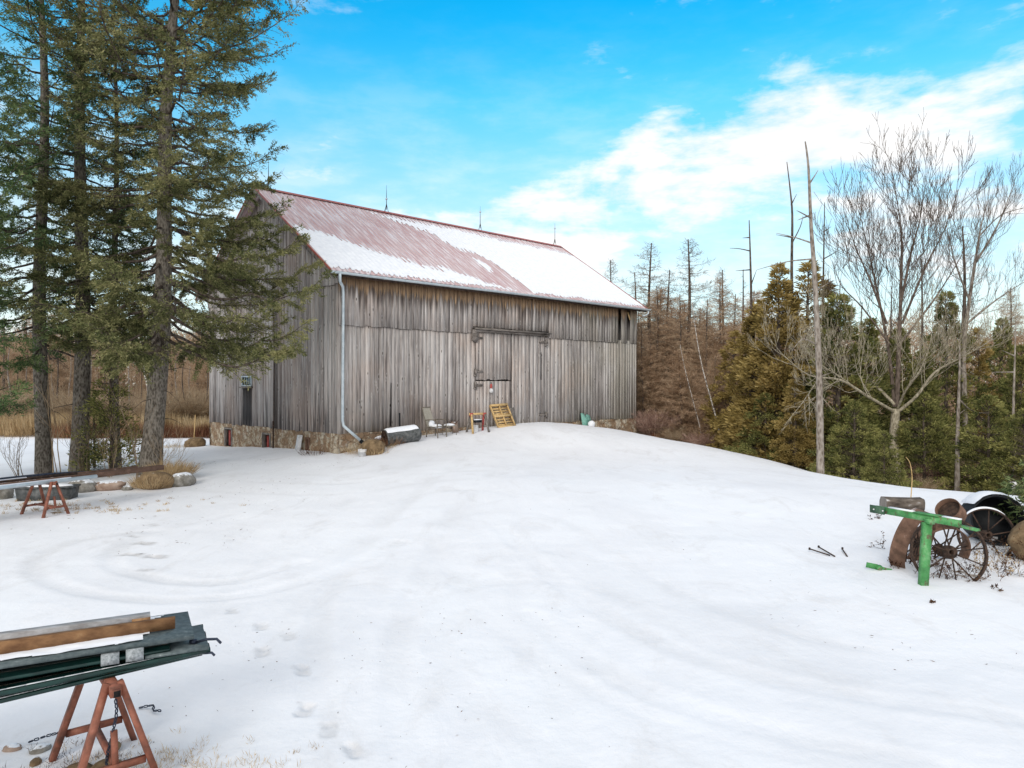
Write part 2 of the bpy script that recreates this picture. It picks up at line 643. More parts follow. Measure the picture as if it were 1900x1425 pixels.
def mat_wood_wall(name, eave=True, gable=False):
    """grey weathered boards; grain, knots, rain stains in barn coordinates"""
    m, w = mat_new(name)
    geo = w.n('ShaderNodeNewGeometry')
    ri = geo.outputs['Random Per Island']
    tc = w.n('ShaderNodeTexCoord').outputs['Object']
    sep = w.n('ShaderNodeSeparateXYZ', inp={0: tc})
    off = w.n('ShaderNodeCombineXYZ', inp={0: 0.0, 1: 0.0, 2: w.math('MULTIPLY', ri, 40.0)}).outputs[0]
    tv = w.n('ShaderNodeVectorMath', operation='ADD', inp={0: tc, 1: off}).outputs[0]
    grain = w.noise(w.vscale(tv, (26, 26, 1.0)), 1.0, 7, .62, .15)
    band = w.noise(w.vscale(tv, (6, 6, .35)), 1.0, 5, .6, .2)
    f = w.math('ADD', w.math('MULTIPLY', grain, .75), w.math('MULTIPLY', band, .55))
    f = w.math('ADD', f, w.math('MULTIPLY', w.math('SUBTRACT', ri, .5), .16))
    col = w.ramp(f, [(.40, (.080, .070, .067)), (.52, (.225, .202, .192)), (.645, (.375, .343, .325)), (.84, (.60, .57, .55))])
    # broad warm / cool patches of weathering
    pt = w.noise(w.vscale(tc, (.5, .5, .35)), 1.0, 4, .6)
    col = w.mix(w.smooth(pt, .42, .68, 0, .75), col, w.mix(1.0, col, (1.02, .90, .82), 'MULTIPLY'))
    pt2 = w.noise(w.vscale(tc, (.9, .9, .25)), 1.7, 5, .65)
    col = w.mix(w.smooth(pt2, .50, .72, 0, .6), col, w.mix(1.0, col, (.58, .55, .55), 'MULTIPLY'))
    # knots
    vo = w.n('ShaderNodeTexVoronoi', inp={'Vector': w.vscale(tv, (5.0, 5.0, 1.7)), 'Scale': 1.0, 'Randomness': 1.0}).outputs[0]
    col = w.mix(w.smooth(vo, .14, .05), col, (.05, .035, .025))
    col = w.mix(w.math('MULTIPLY', w.smooth(vo, .24, .17), w.smooth(vo, .10, .17, 0, .55)), col, (.52, .49, .46))
    z = sep.outputs[2]
    stn = w.noise(w.vscale(tc, (7, 7, .18)), 1.0, 5, .65)
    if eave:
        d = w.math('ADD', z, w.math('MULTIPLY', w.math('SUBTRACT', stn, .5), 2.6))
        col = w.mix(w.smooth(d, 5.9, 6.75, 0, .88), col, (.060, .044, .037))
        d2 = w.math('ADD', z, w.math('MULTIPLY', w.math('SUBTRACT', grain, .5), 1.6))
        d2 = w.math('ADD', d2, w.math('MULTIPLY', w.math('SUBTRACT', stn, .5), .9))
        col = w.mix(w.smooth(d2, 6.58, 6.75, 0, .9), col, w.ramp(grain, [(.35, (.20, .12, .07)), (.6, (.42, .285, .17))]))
    if gable:
        # dark wet streaks rising from the sill, and the black run below the little window
        y = sep.outputs[1]
        d = w.math('SUBTRACT', z, w.math('MULTIPLY', w.smooth(stn, .46, .72), 2.4))
        col = w.mix(w.smooth(d, 1.5, .3, 0, .78), col, (.035, .033, .035))
        wy = w.math('MULTIPLY', w.smooth(w.math('ABSOLUTE', w.math('SUBTRACT', w.math('ADD', y, w.math('MULTIPLY', w.math('SUBTRACT', grain, .5), .5)), 7.72)), .62, .36), w.math('MULTIPLY', w.smooth(z, 3.2, 3.05), w.smooth(w.math('ADD', z, w.math('MULTIPLY', band, 2.0)), 1.8, 2.5, .45, 1.0)))
        col = w.mix(w.math('MULTIPLY', wy, .9), col, (.022, .022, .024))
        w2 = w.math('MULTIPLY', w.smooth(w.math('ABSOLUTE', w.math('SUBTRACT', y, 4.95)), .26, .08), w.smooth(z, 7.0, 1.0, .2, 1.0))
        col = w.mix(w.math('MULTIPLY', w2, .8), col, (.045, .033, .027))
    else:
        # splash band above the stone, greenish and brown
        d = w.math('ADD', z, w.math('MULTIPLY', stn, 1.2))
        col = w.mix(w.smooth(d, 2.2, 1.7, 0, .55), col, (.20, .155, .10))
        gr = w.smooth(sep.outputs[0], 10.0, 18.0, 0, .35)
        col = w.mix(w.math('MULTIPLY', gr, w.smooth(pt, .35, .6)), col, (.26, .29, .24))
    finish(w, col, .9, 0, f, .5, .012, .12)
    return m


M = {}
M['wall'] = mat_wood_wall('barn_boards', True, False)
M['gable'] = mat_wood_wall('barn_gable_boards', False, True)
M['oldwood'] = mat_mottled('old_wood', (.10, .085, .075), (.30, .27, .245), 9, .9, 0, .5, (.40, .37, .34), (1, 1, .25))
M['oldwood_h'] = mat_mottled('old_wood_beam', (.10, .085, .075), (.28, .25, .23), 9, .9, 0, .5, (.36, .33, .31), (.25, 1, 1))
M['snow'] = mat_snow()
M['snowcap'] = mat_mottled('settled_snow', (.76, .78, .83), (.86, .875, .91), 5, .7, 0, .25)
M['gutter'] = mat_mottled('gutter_metal', (.44, .52, .57), (.60, .67, .71), 5, .35, .25, .03, spec=.5)
M['rust'] = mat_mottled('rusted_steel', (.095, .055, .038), (.20, .115, .080), 9, .85, .1, .4, (.33, .24, .20), snow=.10)
M['rustdark'] = mat_mottled('dark_rusted_iron', (.028, .020, .017), (.10, .062, .045), 14, .8, .3, .4, (.16, .11, .08))
M['redoxide'] = mat_mottled('red_oxide_paint', (.10, .045, .032), (.27, .098, .062), 9, .62, .05, .25, (.33, .14, .095), p=(.28, .55))
M['green'] = mat_mottled('bright_green_paint', (.07, .20, .075), (.085, .33, .11), 5, .55, .05, .25, (.22, .42, .21), snow=.02)


def mat_green():
    m, w = mat_new('chipped_green_paint')
    tc = w.n('ShaderNodeTexCoord').outputs['Object']
    n = w.noise(tc, 6, 6, .65)
    col = w.ramp(n, [(.3, (.045, .175, .055)), (.5, (.075, .29, .09)), (.72, (.22, .42, .21))])
    ch = w.noise(w.vscale(tc, (1, 1, .6)), 13, 7, .7)
    col = w.mix(w.smooth(ch, .56, .62, 0, .9), col, (.13, .085, .055))
    col = w.mix(w.smooth(w.noise(tc, 40, 4, .7), .60, .70, 0, .5), col, (.30, .36, .28))
    finish(w, col, .55, .05, ch, .35, .01, .35)
    return m


M['green'] = mat_green()
M['darkgreen'] = mat_mottled('dark_green_steel', (.003, .018, .016), (.008, .042, .036), 12, .22, .35, .12, (.05, .11, .10), (.3, 1, 1), spec=.6)
M['slate'] = mat_mottled('grey_green_plate', (.075, .10, .105), (.15, .18, .185), 22, .55, .2, .25, (.30, .33, .34))
M['slatesnow'] = mat_mottled('frosted_block', (.18, .20, .21), (.42, .45, .47), 45, .7, .1, .5, (.62, .64, .66))
M['black'] = mat_mottled('black_plastic', (.005, .006, .008), (.014, .017, .021), 7, .65, 0, .15, spec=.25)
M['tank'] = mat_mottled('tank_steel', (.05, .055, .055), (.15, .155, .155), 9, .5, .3, .2, (.25, .20, .17), snow=.0)
M['pine'] = mat_mottled('new_pine', (.46, .30, .125), (.66, .47, .23), 12, .8, 0, .2, (.72, .55, .31), (1, 1, 1))
M['brownplank'] = mat_mottled('brown_plank', (.14, .065, .028), (.31, .165, .075), 14, .7, 0, .35, (.40, .25, .13), (.14, 1, 1))
M['greyplank'] = mat_mottled('frosted_plank', (.30, .28, .27), (.50, .49, .49), 20, .85, 0, .3, (.66, .66, .68), (.3, 1, 1))
M['redpaint'] = mat_mottled('faded_red_paint', (.30, .05, .045), (.46, .10, .085), 14, .7, 0, .15)
M['beige'] = mat_mottled('beige_sling', (.30, .27, .22), (.42, .39, .33), 30, .8, 0, .1)
M['beigeframe'] = mat_mottled('taupe_tube', (.12, .10, .08), (.20, .17, .135), 12, .45, .2, .05)
M['teal'] = mat_mottled('teal_plastic', (.14, .34, .28), (.22, .44, .37), 6, .5, 0, .05)
M['white'] = mat_mottled('chalky_white', (.52, .52, .52), (.74, .74, .75), 12, .7, 0, .1)
M['dark'] = mat_mottled('void_shade_and_cord', (.006, .005, .005), (.012, .010, .010), 4, .95, 0, 0)  # near-black: paints shade into openings and gaps; also the float's cord
M['glass'] = mat_mottled('old_glass', (.03, .07, .08), (.07, .13, .14), 3, .15, 0, .02, spec=.6)
M['chain'] = mat_mottled('dark_chain', (.02, .028, .05), (.06, .07, .10), 20, .5, .6, .1)
M['rock'] = mat_mottled('field_stone', (.13, .12, .10), (.30, .285, .26), 7, .9, 0, .8, (.42, .40, .37), snow=.30, bdist=.03)
M['rockpink'] = mat_mottled('pinkish_stone', (.24, .16, .12), (.42, .32, .26), 5, .9, 0, .8, (.48, .42, .37), snow=.28, bdist=.03)
M['rockbrown'] = mat_mottled('brown_boulder', (.10, .065, .035), (.26, .18, .10), 6, .9, 0, .8, (.32, .25, .16), snow=.02, bdist=.03)
M['bark'] = mat_bark('spruce_bark', (.085, .073, .060), (.24, .215, .185), 15)
M['barkmaple'] = mat_bark('maple_bark', (.25, .215, .155), (.48, .43, .33), 12, (.56, .52, .39))
M['twigred'] = mat_bark('red_maple_twigs', (.085, .065, .053), (.18, .14, .115), 10)
M['barkdark'] = mat_bark('dark_bark', (.060, .047, .038), (.15, .12, .10), 9)
M['barkgrey'] = mat_bark('grey_dead_bark', (.17, .14, .115), (.36, .32, .28), 9)
M['birch'] = mat_mottled('birch_bark', (.10, .08, .07), (.42, .38, .34), 6, .8, 0, .2, (.62, .58, .54), (1, 1, 2), p=(.40, .52))
M['twig'] = mat_leaf('brown_twigs', (.22, .14, .088), (.46, .315, .205), (.68, .52, .37), .6)
M['twigtan'] = mat_leaf('tan_twigs', (.22, .155, .10), (.42, .31, .20), (.58, .47, .34), .8)
M['twigpink'] = mat_leaf('pinkish_twigs', (.24, .145, .115), (.44, .29, .23), (.60, .45, .37), .9)
M['twigdark'] = mat_leaf('dark_twigs', (.13, .095, .066), (.26, .195, .138), (.42, .33, .24), .9)
M['needle'] = mat_leaf('spruce_needles', (.040, .068, .030), (.135, .180, .075), (.32, .345, .155), 1.1)
M['needledark'] = mat_leaf('green_spruce_needles', (.040, .074, .036), (.12, .180, .078), (.27, .31, .135), 1.1)
M['needlewarm'] = mat_leaf('brownish_spruce_needles', (.056, .068, .030), (.180, .190, .082), (.40, .37, .18), 1.1)
M['cedar'] = mat_leaf('golden_cedar', (.10, .075, .026), (.31, .225, .075), (.55, .42, .175), 1.0)
M['cedargreen'] = mat_leaf('green_cedar', (.052, .070, .028), (.195, .200, .070), (.44, .41, .155), 1.0)
M['grass'] = mat_leaf('dry_grass', (.26, .17, .085), (.50, .36, .20), (.68, .54, .35), .5)
M['grassred'] = mat_leaf('red_brown_weeds', (.10, .040, .026), (.22, .10, .06), (.42, .28, .16), .5)
M['weed'] = mat_leaf('dead_leaves', (.035, .018, .012), (.10, .050, .032), (.20, .12, .07), 2.0)


# ------------------------------------------------------------------ snow sheet
def lines(segs):
    out = []
    for a, b, st in segs:
        n = max(1, int(round((b - a) / st)))
        out += list(np.linspace(a, b, n, endpoint=False))
    out.append(segs[-1][1])
    return np.array(out)


def build_ground():
    xs = lines([(-900, -120, 60), (-120, -40, 5), (-40, -16, .6), (-16, -7, .09), (-7, -4.5, .045), (-4.5, 1.2, .026), (1.2, 8, .055), (8, 16, .11), (16, 40, .5), (40, 120, 5), (120, 900, 60)])
    ys = lines([(-300, -10, 40), (-10, 2.5, .8), (2.5, 4.2, .06), (4.2, 8.6, .026), (8.6, 15, .045), (15, 20, .09), (20, 42, .16), (42, 90, 1.2), (90, 1200, 60)])
    X, Y = np.meshgrid(xs, ys)
    Z = ground_detail(X.ravel(), Y.ravel()).reshape(X.shape)
    nx, ny = len(xs), len(ys)
    V = np.stack([X.ravel(), Y.ravel(), Z.ravel()], 1)
    i = np.arange(nx - 1)[None, :] + np.arange(ny - 1)[:, None] * nx
    F = np.stack([i, i + 1, i + 1 + nx, i + nx], -1).reshape(-1, 4)
    me = mesh_np('snowy_ground', V, [F], M['snow'], True)
    xr, yr = X.ravel(), Y.ravel()
    wear_shade = np.zeros(len(xr))
    for k, path in enumerate(TRACKS):
        d = seg_dist(xr, yr, path)
        n = np.clip(vnoise(xr * 1.3, yr * 1.3, 8) * 1.6 - .35, 0, 1)
        wear_shade = np.maximum(wear_shade, n * (.34 if k < 2 else .20) * np.exp(-(d / .20) ** 4))
        if k >= 2:
            wear_shade = np.maximum(wear_shade, n * .16 * np.exp(-((d - 1.5) / .2) ** 2))
    for j, (fx, fy, ang, dep) in enumerate(FOOTW):
        m = (np.abs(xr - fx) < 1) & (np.abs(yr - fy) < 1)
        dx, dy = xr[m] - fx, yr[m] - fy
        u = -dx * math.sin(ang) + dy * math.cos(ang)
        v = dx * math.cos(ang) + dy * math.sin(ang)
        jit = fbm(dx * 14 + fx, dy * 14, 3, 6) * .11
        amt = .95 if 7 <= j <= 9 else (.8 if j in (6, 10, 11) else .50)  # smallest amount paints shade into the plain footprints
        wide = 1.5 if 7 <= j <= 9 else 1.0
        wear_shade[m] = np.maximum(wear_shade[m], amt * np.exp(-(((np.abs(u) + jit) / (.172 * wide)) ** 6 + ((np.abs(v) + jit) / (.082 * wide)) ** 6)))
    crx = np.interp(yr, [-10, 15, 18, 21, 25.5, 33, 37, 45, 60], [22, 14.5, 14.0, 12.8, 12.0, 10.8, 9.0, 2, -5])
    lit = np.clip((xr - crx) / 3.0, 0, 1) * .72
    lit2 = np.clip((yr - 41) / 2, 0, 1) * .85 * (xr < 5)
    litter = np.maximum(lit, lit2)
    # grass shows through under the near trestle and by the left stones
    litter = np.maximum(litter, .52 * np.exp(-((xr + 2.9) / .9) ** 2 - ((yr - 5.7) / .5) ** 2))
    litter = np.maximum(litter, .50 * np.exp(-((xr + 10.6) / 1.2) ** 2 - ((yr - 17.0) / .9) ** 2))
    litter = np.maximum(litter, .52 * np.exp(-((xr - 7.2) / 1.0) ** 2 - ((yr - 11.4) / .7) ** 2))
    for nm, arr in (('wear_shade', wear_shade), ('litter', litter)):
        a = me.attributes.new(nm, 'FLOAT', 'POINT')
        a.data.foreach_set('value', arr.astype(np.float32))
    o = part('snowy_ground', me, None)
    o['kind'] = 'structure'
    o['label'] = 'white snow covered yard rising in a ramp to the barn door'


build_ground()
# ------------------------------------------------------------------ barn
SL, TL = 18.3, 12.0                     # length along the yard side, width across
SILL, EAVE, RIDGE = 1.24, 7.2, 11.45
OV, OE = .5, .35


def roofz(t):
    tt = t if t <= TL / 2 else TL - t
    return EAVE + (RIDGE - EAVE) * (tt + OE) / (TL / 2 + OE)


def boards(axis, sign_pos, a0, a1, zb, zt, out, thick=.024, skip=(), wr=(.16, .29), gap=.006, rs=None, rough=.010):
    """vertical boards; axis 's' = wall along s at t=sign_pos[0], outward sign sign_pos[1]"""
    rs = rs or random
    mb = MB()
    base, sg = sign_pos
    a = a0
    while a < a1 - .02:
        b = min(a + rs.uniform(*wr), a1)
        if a1 - b < .09:
            b = a1
        o = out + rs.uniform(0, rough)
        zz = [(zb, zt)]
        for (u0, u1, w0, w1) in skip:
            if b > u0 + .05 and a < u1 - .05:
                nz = []
                for lo, hi in zz:
                    nz.append((lo, lambda q, w0=w0: w0))
                    nz.append((lambda q, w1=w1: w1, hi))
                zz = nz
        g = gap * rs.uniform(.3, 2.0)
        jb, jt = rs.uniform(-.02, .03), 0
        tw = rs.uniform(-.004, .004)
        for lo, hi in zz:
            l0, l1, h0, h1 = lo(a) + jb, lo(b) + jb, hi(a), hi(b)
            if h0 - l0 < .03 and h1 - l1 < .03:
                continue
            q0, q1 = a + g / 2, b - g / 2
            V = []
            for (q, l, h) in ((q0, l0, h0), (q1, l1, h1)):
                for oo, z in ((o, l), (o, h), (o - thick, l), (o - thick, h)):
                    w_ = base + sg * (oo + (tw if q == q0 else -tw))
                    V.append((q, w_, z) if axis == 's' else (w_, q, z))
            # order: 0 out-lo-a 1 out-hi-a 2 in-lo-a 3 in-hi-a, 4.. for b
            mb.add(V, [[0, 4, 5, 1], [2, 3, 7, 6], [0, 1, 3, 2], [4, 6, 7, 5], [0, 2, 6, 4], [1, 5, 7, 3]])
        a = b
    return mb


def stone_panel(mb, axis, base, sg, a0, a1, z0, z1, holes=(), st=.06, amp=.07, seed=3):
    na = max(2, int((a1 - a0) / st))
    nz = max(2, int((z1 - z0) / st))
    Av, Zv = np.meshgrid(np.linspace(a0, a1, na), np.linspace(z0, z1, nz))
    d = fbm(Av * 2.6, Zv * 3.2, 4, seed) * amp * 2 + .01
    W = base + sg * d
    V = np.stack([Av, W, Zv], -1) if axis == 's' else np.stack([W, Av, Zv], -1)
    F = []
    for j in range(nz - 1):
        for i in range(na - 1):
            ac, zc = (Av[j, i] + Av[j, i + 1]) / 2, (Zv[j, i] + Zv[j + 1, i]) / 2
            if any(h[0] < ac < h[1] and h[2] < zc < h[3] for h in holes):
                continue
            k = j * na + i
            F.append([k, k + 1, k + 1 + na, k + na])
    mb.add(V.reshape(-1, 3), F)


def mat_stone():
    m, w = mat_new('rubble_stone')
    tc = w.n('ShaderNodeTexCoord').outputs['Object']
    v = w.n('ShaderNodeVectorMath', operation='ADD', inp={0: tc, 1: w.n('ShaderNodeVectorMath', operation='SCALE', inp={0: w.n('ShaderNodeTexNoise', inp={'Vector': tc, 'Scale': 3.0}).outputs[1], 3: .35}).outputs[0]}).outputs[0]
    vo = w.n('ShaderNodeTexVoronoi', inp={'Vector': w.vscale(v, (1, 1, 1.4)), 'Scale': 3.2})
    ed = w.n('ShaderNodeTexVoronoi', feature='DISTANCE_TO_EDGE', inp={'Vector': w.vscale(v, (1, 1, 1.4)), 'Scale': 3.2}).outputs[0]
    cc = w.n('ShaderNodeSeparateXYZ', inp={0: vo.outputs[1]}).outputs[0]
    n = w.noise(tc, 7, 7, .7)
    col = w.ramp(cc, [(.1, (.30, .22, .14)), (.4, (.52, .44, .33)), (.65, (.40, .37, .33)), (.9, (.60, .54, .43))])
    col = w.mix(w.smooth(n, .42, .56, 0, .85), col, (.56, .49, .38))
    col = w.mix(w.smooth(w.noise(tc, 2.3, 5, .7), .42, .54, 0, .85), col, (.25, .155, .09))
    col = w.mix(w.smooth(ed, .05, .0, 0, .35), col, (.30, .24, .17))
    col = w.mix(w.smooth(w.noise(tc, 16, 5, .7), .56, .68, 0, .8), col, (.10, .075, .05))
    h = w.math('ADD', w.math('MULTIPLY', w.smooth(ed, 0, .12), 1.0), w.math('MULTIPLY', n, .8))
    finish(w, col, .95, 0, h, .8, .05, .1)
    return m


def mat_roof():
    m, w = mat_new('faded_red_roof')
    tc = w.n('ShaderNodeTexCoord').outputs['Object']
    n = w.noise(w.vscale(tc, (5, .5, .5)), 1.0, 5, .65)
    n2 = w.noise(tc, .6, 4, .6)
    col = w.ramp(n, [(.3, (.43, .25, .25)), (.6, (.52, .35, .35)), (.8, (.58, .43, .43))])
    col = w.mix(w.smooth(n2, .4, .62, 0, .7), col, (.56, .43, .43))
    # fine drift powder caught between the ribs
    pw = w.noise(w.vscale(tc, (9, .8, .8)), 1.0, 6, .7)
    col = w.mix(w.smooth(pw, .42, .68, 0, .7), col, (.80, .80, .84))
    finish(w, col, .5, .1, n, .1, .01, .4)
    return m


def build_barn():
    root = thing('barn', 'weathered grey board barn with snowy red metal roof on stone foundation', 'barn', (BX, BY, 0), BA)
    stone, red = mat_stone(), mat_roof()
    DO = (6.70, 11.03)
    rs = random.Random(11)
    # yard-side wall
    sillf = lambda q: SILL + .02 * math.sin(q * 1.3)
    mb = boards('s', (0, -1), 0.0, DO[0], sillf, lambda q: 5.42, .0, rs=rs)
    part('wall', mb, M['wall'], root, label='lower boards left of the door')
    mb = boards('s', (0, -1), DO[1], SL, sillf, lambda q: 5.42, .0, rs=rs)
    part('wall', mb, M['wall'], root, label='lower boards right of the door')
    rs = random.Random(12)
    holes = [(16.66, 16.93, 5.40, 7.3), (17.42, 17.72, 5.40, 7.3)]
    mb = MB()
    lim = [0] + [h for hh in holes for h in hh[:2]] + [SL]
    for a, b in ((0, 6.55), (6.55, 11.3), (11.3, 16.66), (16.93, 17.42), (17.72, SL)):
        lowz = 5.56 if a == 6.55 else 5.28
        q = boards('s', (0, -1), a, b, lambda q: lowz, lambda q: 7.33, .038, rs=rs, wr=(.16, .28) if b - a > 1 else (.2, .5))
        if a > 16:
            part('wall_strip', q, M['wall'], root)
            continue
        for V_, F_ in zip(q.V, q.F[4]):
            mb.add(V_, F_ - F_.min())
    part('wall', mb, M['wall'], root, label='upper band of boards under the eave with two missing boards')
    b = MB()
    b.beam((17.50, -.035, 6.95), (17.68, -.045, 6.55), .02, .09, (1, 0, 0))
    part('loose_board', b, M['pine'], root)
    # gable wall towards the lane
    rs = random.Random(13)
    mb = boards('t', (0, -1), 0.0, TL, sillf, lambda q: min(6.86, roofz(q) - .1), .0, skip=[(7.2, 8.2, 2.93, 3.46)], rs=rs, wr=(.20, .36), gap=.012, rough=.016)
    part('gable_wall', mb, M['gable'], root)
    rs = random.Random(14)
    mb = boards('t', (0, -1), -.05, TL + .05, lambda q: 6.78, lambda q: roofz(q) - .06, .045, rs=rs, wr=(.20, .34), gap=.012, rough=.012)
    part('gable_wall', mb, M['gable'], root, label='upper triangle of boards under the roof peak')
    # far walls
    mb = boards('s', (TL, 1), 0, SL, lambda q: 1.2, lambda q: 7.3, 0, rs=rs, wr=(.3, .5), gap=.0)
    part('back_wall', mb, M['wall'], root)
    mb = boards('t', (SL, 1), 0, TL, lambda q: 1.2, lambda q: roofz(q) - .08, 0, rs=rs, wr=(.3, .5), gap=.0)
    part('end_wall', mb, M['wall'], root)
    b = MB()
    b.box((SL / 2, TL / 2, 1.0), (SL - .3, TL - .3, .1))
    for s in (4.5, 6.5, 11.2, 14.0):
        b.box((s, .25, 4.2), (.2, .2, 6.2))
    b.box((7.5, .45, 6.6), (14.4, .18, .2))
    part('inner_frame', b, M['oldwood'], root)
    # foundation
    b = MB()
    gh = [(9.31, 10.17, .2, 1.07), (5.40, 6.20, .2, 1.02), (2.09, 2.40, .1, 1.02)]
    stone_panel(b, 't', .03, -1, .0, TL - .15, -.6, SILL + .03, gh, seed=3)
    stone_panel(b, 's', .03, -1, .0, SL, -1.6, SILL + .03, [], seed=6)
    stone_panel(b, 't', SL - .03, 1, 0, TL, -1.6, SILL, [], st=.3, seed=8)
    stone_panel(b, 's', TL - .03, 1, 0, SL, -1.6, SILL, [], st=.3, seed=9)
    part('foundation', b, stone, root, smooth=False)
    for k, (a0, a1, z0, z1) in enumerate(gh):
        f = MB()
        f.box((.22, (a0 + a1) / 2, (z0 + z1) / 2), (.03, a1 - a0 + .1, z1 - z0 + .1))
        o = part('opening_shade_panel', f, M['dark'], root)  # dark panel paints the unlit space behind the foundation hole
        f = MB()
        f.box((.07, a0 + .04, (z0 + z1) / 2), (.22, .07, z1 - z0))
        f.box((.07, a1 - .04, (z0 + z1) / 2), (.22, .07, z1 - z0))
        f.box((.07, (a0 + a1) / 2, z1 - .04), (.20, a1 - a0 - .16, .07))
        part('frame', f, M['oldwood'] if k != 2 else M['rust'], o)
        if k < 2:
            f = MB()
            f.box((.15, a0 + (a1 - a0) * .30, (z0 + z1) / 2 - .05), (.03, (a1 - a0) * .36, z1 - z0 - .16))
            part('shutter', f, M['oldwood'], o)
            f = MB()
            f.box((.13, a0 + (a1 - a0) * .70, (z0 + z1) / 2 - .05), (.03, (a1 - a0) * .22, z1 - z0 - .16))
            part('shutter', f, M['redpaint'], o, label='dark red shutter')
    # small window
    wf = MB()
    for (cy, cz, sy, sz) in ((7.70, 3.43, 1.06, .06), (7.22, 3.20, .06, .40), (8.18, 3.20, .06, .40), (7.70, 3.02, .90, .06)):
        wf.box((-.03, cy, cz), (.07, sy, sz))
    for k in range(1, 4):
        wf.box((-.028, 7.22 + k * .24, 3.22), (.03, .022, .34))
    win = part('window', wf, M['gutter'], root)
    f = MB()
    f.box((.01, 7.70, 3.22), (.012, .92, .38))
    part('pane', f, M['glass'], win)
    f = MB()
    f.box((-.07, 7.70, 2.945), (.16, 1.14, .05), rot=(0, .1, 0))
    part('sill', f, M['oldwood'], win)
    # dark cable running down the gable
    f = MB()
    f.tube([(-.085, 4.99, 6.7), (-.075, 4.97, 4.2), (-.085, 4.99, 1.3), (-.12, 4.97, .3)], .022, 6)
    f.tube([(-.10, 5.0, 1.55), (-.13, 4.93, .95), (-.12, 4.97, .25)], .035, 6)
    part('downlead', f, M['rustdark'], root)
    # doors
    rs = random.Random(21)

    def door(s0, s1, z0, z1, out, hs, lab=None):
        mb = boards('s', (0, -1), s0, s1, lambda q: z0, lambda q: z1, out, thick=.03, rs=rs, wr=(.18, .27), gap=.007)
        d = part('door', mb, M['wall'], root, label=lab)
        for (hx, hz, dirx) in hs:
            h = MB()
            h.box((hx, -out - .028, hz), (.42, .035, .09))
            h.box((hx - dirx * .22, -out - .055, hz + .02), (.09, .09, .20))
            h.box((hx - dirx * .22, -out - .03, hz - .15), (.16, .05, .07))
            part('hinge', h, M['oldwood_h'], d)
        return d
    door(6.70, 8.80, 3.28, 5.39, .035, [(6.86, 5.10, 1), (6.86, 3.62, 1)], 'upper half of the left door leaf')
    door(6.70, 8.82, 1.15, 3.23, .020, [(6.86, 3.06, 1)], 'lower half of the left door leaf')
    door(8.86, 11.02, 1.10, 5.39, .028, [(10.86, 5.08, -1), (10.86, 1.65, -1)], 'tall right door leaf')
    f = MB()
    f.box((8.93, -.14, 5.50), (4.78, .20, .05), rot=(.25, 0, 0))
    f.box((8.93, -.08, 5.42), (4.70, .09, .12))
    f.box((6.62, -.075, 5.20), (.30, .08, .5))
    part('door_lintel', f, M['oldwood_h'], root)
    for (c_, s_) in (((10.75, -.064, 3.95), (.03, .02, 1.3)), ((2.32, -.018, 2.3), (.045, .02, 1.7))):  # dark strips paint the shade of gaps between boards
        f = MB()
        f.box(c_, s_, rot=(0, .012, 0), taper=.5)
        part('gap_shade_strip', f, M['dark'], root)
    # roof sheets with ribs
    prof = []
    s = -OV
    while s < SL + OV - .01:
        prof += [(s, 0), (s + .20, 0), (s + .212, .020), (s + .228, .020)]
        s += .24
    prof.append((SL + OV, 0))
    sv = np.array([p[0] for p in prof])
    sv = np.minimum(sv, SL + OV)
    hv = np.array([p[1] for p in prof])
    sl = np.array([0, TL / 2 + OE, RIDGE - EAVE])
    slu = sl / np.linalg.norm(sl)
    nrm = np.array([0, -slu[2], slu[1]])
    rb = MB()
    n = len(sv)
    for side in (0, 1):
        rows = []
        for u in np.linspace(0, 1, 9):
            y = -OE + u * (TL / 2 + OE)
            z = EAVE + u * (RIDGE - EAVE)
            P = np.stack([sv, y + nrm[1] * hv, z + nrm[2] * hv], 1)
            P[:, 2] += .012 * np.sin(sv * .7 + 1) * math.sin(u * 3.1)
            if side:
                P[:, 1] = TL - P[:, 1]
            rows.append(P)
        V = np.concatenate(rows)
        i = (np.arange(8)[:, None] * n + np.arange(n - 1)[None, :]).ravel()
        F = np.stack([i, i + 1, i + 1 + n, i + n], 1)
        rb.add(V, F if side == 0 else F[:, ::-1])
        # underside deck
        V2 = []
        for u in (0.002, .995):
            y = -OE + .02 + u * (TL / 2 + OE - .02)
            z = EAVE + u * (RIDGE - EAVE) - .045
            for q in (-OV + .02, SL + OV - .02):
                V2.append((q, y if not side else TL - y, z))
        rb.add(V2, [[0, 2, 3, 1]])
    roof = part('roof', rb, red, root)
    f = MB()
    for sg in (0, 1):
        pts = []
        for q in (-OV - .01, SL + OV + .01):
            pts += [(q, TL / 2, RIDGE + .055), (q, TL / 2 + (-.2 if not sg else .2), RIDGE - .075)]
        f.add(pts, [[0, 1, 3, 2]] if not sg else [[0, 2, 3, 1]])
    redcap = mat_mottled('ridge_cap_red', (.30, .075, .055), (.42, .12, .09), 5, .5, .1, .1)
    part('ridge_cap', f, redcap, roof)
    # rake boards and edge trim
    for q in (-OV, SL + OV):
        f, g = MB(), MB()
        for sg in (0, 1):
            A_ = np.array((q, -OE - .02 if not sg else TL + OE + .02, EAVE - .10))
            B_ = np.array((q, TL / 2, RIDGE - .11))
            f.beam(A_, B_, .035, .19, (0, 0, 1))
            g.beam(A_ + np.array([(-.012 if q < 0 else .012), 0, .11]), B_ + np.array([(-.012 if q < 0 else .012), 0, .115]), .05, .055, (0, 0, 1))
        part('rake_board', f, M['oldwood'], roof)
        part('edge_trim', g, redcap, roof)
    f = MB()
    f.box((SL / 2, -OE + .03, EAVE - .10), (SL + .9, .03, .17))
    part('fascia', f, M['rustdark'], roof)
    # snow lying on the roof
    ss = np.arange(-.44, SL + .44, .04)
    uu = np.linspace(.004, .985, 150)
    S_, U_ = np.meshgrid(ss, uu)
